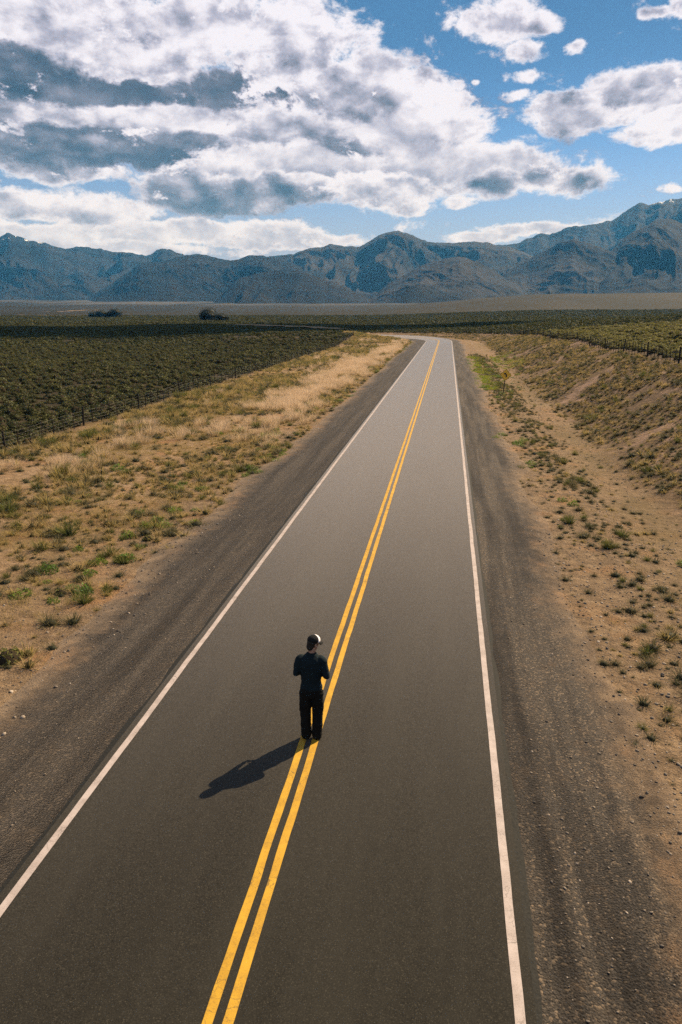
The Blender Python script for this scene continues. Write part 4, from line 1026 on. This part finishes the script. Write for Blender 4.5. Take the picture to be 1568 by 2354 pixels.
def cloth(name, c):
    m, t = mat(name); g = t.n('ShaderNodeTexCoord').outputs['Object']
    n = t.noise(g, 9, 4, .6); w = t.noise(g, 260, 2, .6)
    p = t.mix(n, tuple(.75 * x for x in c), tuple(1.25 * x for x in c)); finish(t, p, .92, .15, t.m('ADD', n, t.m('MULTIPLY', w, .15)), .5, .012); return m
M_SHIRT = cloth('shirt_cloth', (0.007, 0.014, 0.018)); M_TROUS = cloth('trouser_cloth', (0.006, 0.0065, 0.006)); M_SHOE = cloth('shoe_leather', (0.02, 0.016, 0.013))
M_CAPD = cloth('cap_cloth', (0.010, 0.011, 0.012)); M_CAPW = cloth('cap_panel_cloth', (0.72, 0.70, 0.72)); M_SKIN = simple('skin', (0.30, 0.17, 0.115), .6, .3, 25, .1, .1); M_HAIR = simple('hair', (0.012, 0.009, 0.007), .7, .3, 90, .4)
def build_person():
    HM = Matrix.Translation((.022, .035, 1.60)) @ Matrix.Rotation(R(-46), 4, 'Z') @ Matrix.Rotation(R(-16), 4, 'X')   # head turned right and down
    sh = 1.43; le, re = (-.235, -.035, 1.155), (.252, -.045, 1.135); lw, rw = (-.115, .215, 1.12), (.115, .215, 1.11)
    bm = bmesh.new()
    ball(bm, (0, -.005, .075), (.076, .096, .100), HM); ball(bm, (0, .028, .012), (.056, .066, .075), HM); ball(bm, (0, .055, -.035), (.035, .035, .032), HM)   # skull, jaw, chin
    ball(bm, (0, .100, .030), (.013, .018, .020), HM); ball(bm, (0, .094, .052), (.010, .012, .026), HM)           # nose
    for sx in (-1, 1): ball(bm, (sx * .078, -.005, .038), (.010, .020, .032), HM); ball(bm, (sx * .031, .083, .057), (.013, .010, .009), HM)   # ears, eyes
    ball(bm, (0, .088, -.008), (.024, .010, .008), HM)                                                             # mouth
    chain(bm, [((.010, .005, 1.42), .062), ((.018, .022, 1.57), .054)])
    loft(bm, [(.86, 0, 0, .15, .10), (1.0, 0, 0, .14, .095), (1.2, 0, 0, .155, .105), (1.38, 0, 0, .165, .10), (1.46, 0, 0, .10, .07)])
    for sx, e, w in ((-1, le, lw), (1, re, rw)):
        chain(bm, [((sx * .155, 0, sh - .05), .045), (e, .036), (w, .026)])
        inx = -sx; palm = Vector(w) + Vector((inx * .035, .055, .0)); chain(bm, [(w, .027), (palm, .030)])
        ball(bm, palm, (.032, .042, .024))
        for k, (dz, ln) in enumerate(((.024, .040), (.008, .046), (-.008, .042), (-.022, .033))):
            a = palm + Vector((inx * .012, .034, dz)); b = a + Vector((inx * ln * .45, ln * .8, -.004)); c = b + Vector((inx * ln * .8, -.002, -.003)); d = c + Vector((inx * ln * .22, -ln * .5, 0))
            chain(bm, [(a, .0098), (b, .0092), (c, .0086), (d, .0078)])
        a = palm + Vector((inx * .012, -.012, .024)); chain(bm, [(a, .012), (a + Vector((inx * .026, .022, .012)), .010), (a + Vector((inx * .044, .046, .008)), .0088)])
        chain(bm, [((sx * .085, 0, .86), .085), ((sx * .088, .01, .49), .058), ((sx * .082, -.015, .08), .042)])
        chain(bm, [((sx * .082, -.02, .05), .036), ((sx * .095, .12, .035), .030)])
    ob = remeshed('person', bm, .0065, M_SKIN, None, 2)
    ob.location = (-1.955, 10.50, 0.006); ob.rotation_euler = (0, 0, R(2))
    ob['label'] = 'person in dark shirt, trousers and white-fronted cap standing on the yellow road lines'; ob['category'] = 'person'
    bm = bmesh.new()
    loft(bm, [(.885, 0, 0, .176, .128), (.90, 0, 0, .180, .130), (1.02, 0, 0, .158, .118), (1.15, 0, .0, .176, .126), (1.29, 0, -.003, .192, .130), (1.39, 0, -.003, .190, .120), (1.455, .004, 0, .125, .088), (1.50, .010, .006, .074, .072), (1.512, .012, .008, .068, .068)])
    for sx, e, w in ((-1, le, lw), (1, re, rw)):
        chain(bm, [((sx * .155, 0, sh - .035), .076), ((sx * .19, -.008, sh - .065), .070), ((Vector((sx * .192, -.008, sh - .065)) + Vector(e)) / 2, .062), (e, .054), ((Vector(e) + Vector(w)) / 2, .048), (w, .037)])
    remeshed('shirt', bm, .009, M_SHIRT, ob, 3, .012, 3)
    bm = bmesh.new()
    loft(bm, [(.76, 0, 0, .172, .125), (.84, 0, 0, .182, .136), (.93, 0, 0, .172, .126), (.955, 0, 0, .168, .122)])
    for sx in (-1, 1):
        chain(bm, [((sx * .094, -.004, .82), .102), ((sx * .098, .0, .66), .098), ((sx * .098, .008, .48), .089), ((sx * .094, -.006, .26), .086), ((sx * .088, -.016, .10), .083), ((sx * .088, -.014, .055), .080)])
        bmesh.ops.create_cube(bm, size=1, matrix=Matrix.Translation((sx * .172, .0, .585)) @ Matrix.Diagonal((.045, .12, .17, 1)))          # cargo pockets
    ball(bm, (.185, -.02, .80), (.020, .04, .03))
    remeshed('trousers', bm, .009, M_TROUS, ob, 3, .014, 8)
    for sx in (-1, 1):
        bm = bmesh.new(); yaw = Matrix.Translation((sx * .084, 0, 0)) @ Matrix.Rotation(R(-sx * 14), 4, 'Z')
        for a, r0, b, r1 in (((0, -.055, .045), .043, (0, .05, .042), .041), ((0, .05, .042), .041, (0, .155, .032), .034)):
            cone_bm(bm, yaw @ Vector(a), r0, yaw @ Vector(b), r1)
        cone_bm(bm, yaw @ Vector((0, -.03, .06)), .042, yaw @ Vector((0, -.02, .11)), .044)
        for v in bm.verts: v.co.z = max(v.co.z, .002)
        remeshed('shoe', bm, .008, M_SHOE, ob, 2)
    bm = bmesh.new(); ball(bm, (0, -.018, .062), (.081, .092, .088), HM); ball(bm, (0, -.05, -.005), (.066, .05, .072), HM)
    remeshed('hair', bm, .008, M_HAIR, ob, 1, .004, 5)
    # cap: crown with a white front panel, and a brim
    def crown(name, a0, a1, rad, m, parent, cz=.086, ins=0.0):
        na, nb = 24, 10; V = []
        for i in range(na + 1):
            a = a0 + (a1 - a0) * i / na
            for j in range(nb + 1):
                b = math.pi / 2 * j / nb
                V.append(HM @ Vector((math.sin(a) * math.cos(b) * rad[0], -.004 + math.cos(a) * math.cos(b) * rad[1], cz + math.sin(b) ** .8 * rad[2])))
        me = new_mesh(name, np.array([v[:] for v in V]), grid_faces(na + 1, nb + 1)); o = link(name, me, m, parent)
        sd = o.modifiers.new('t', 'SOLIDIFY'); sd.thickness = .003; return o
    cap = crown('cap', 0, 2 * math.pi, (.089, .106, .098), M_CAPD, ob)
    crown('front_panel', R(-78), R(78), (.092, .1095, .101), M_CAPW, cap, .088)
    V = []
    for i in range(17):
        a = R(-62) + R(124) * i / 16
        for k in np.linspace(0, 1, 6):
            x = math.sin(a) * (.089 + .006 * k); y0 = math.cos(a) * .106; y = y0 + k * .078 * max(0, math.cos(a * 1.25)) ** .6
            V.append(HM @ Vector((x, y, .090 - 2.6 * x * x * (.4 + k) - .016 * k)))
    br = link('brim', new_mesh('brim', np.array([v[:] for v in V]), grid_faces(17, 6)), M_CAPD, cap); br.modifiers.new('t', 'SOLIDIFY').thickness = .005
build_person()

# ------------------------------------------------------------------ a cumulus higher up and out of the picture, whose shadow lies on the left field
def build_cloud():
    m, t = mat('cloud'); finish(t, (0.85, 0.85, 0.87), 1.0, 0.0, transl=.5)
    rng = np.random.default_rng(5); c = np.array([-150, 275, 0.0]) + np.array(SUN_DIR) / SUN_DIR.z * 1500.0
    bm = bmesh.new()
    for k in range(26):
        px, py = rng.normal(0, 110), rng.normal(0, 45); rr = rng.uniform(35, 75) * (1 - .3 * min(1, abs(px) / 200))
        bmesh.ops.create_icosphere(bm, subdivisions=3, radius=1, matrix=Matrix.Translation((px, py, rng.uniform(0, 35))) @ Matrix.Diagonal((rr, rr * .8, rr * .55, 1)))
    me = bpy.data.meshes.new('cloud'); bm.to_mesh(me); bm.free(); n = len(me.vertices); co = np.empty(n * 3, np.float32); me.vertices.foreach_get('co', co); co = co.reshape(-1, 3)
    co += ((fbm(co[:, 0] / 22, co[:, 1] / 22 + co[:, 2] / 18, 4, 8) - .5) * 26)[:, None] * np.array([.7, .7, 1.0]); me.vertices.foreach_set('co', co.ravel())
    me.polygons.foreach_set('use_smooth', np.ones(len(me.polygons), bool)); o = link('cloud', me, m, kind='stuff'); o.location = c; o.rotation_euler = (0, 0, R(20))
build_cloud()

dirt_track([(-42, 286), (-60, 308), (-84, 340), (-100, 352)], 13)
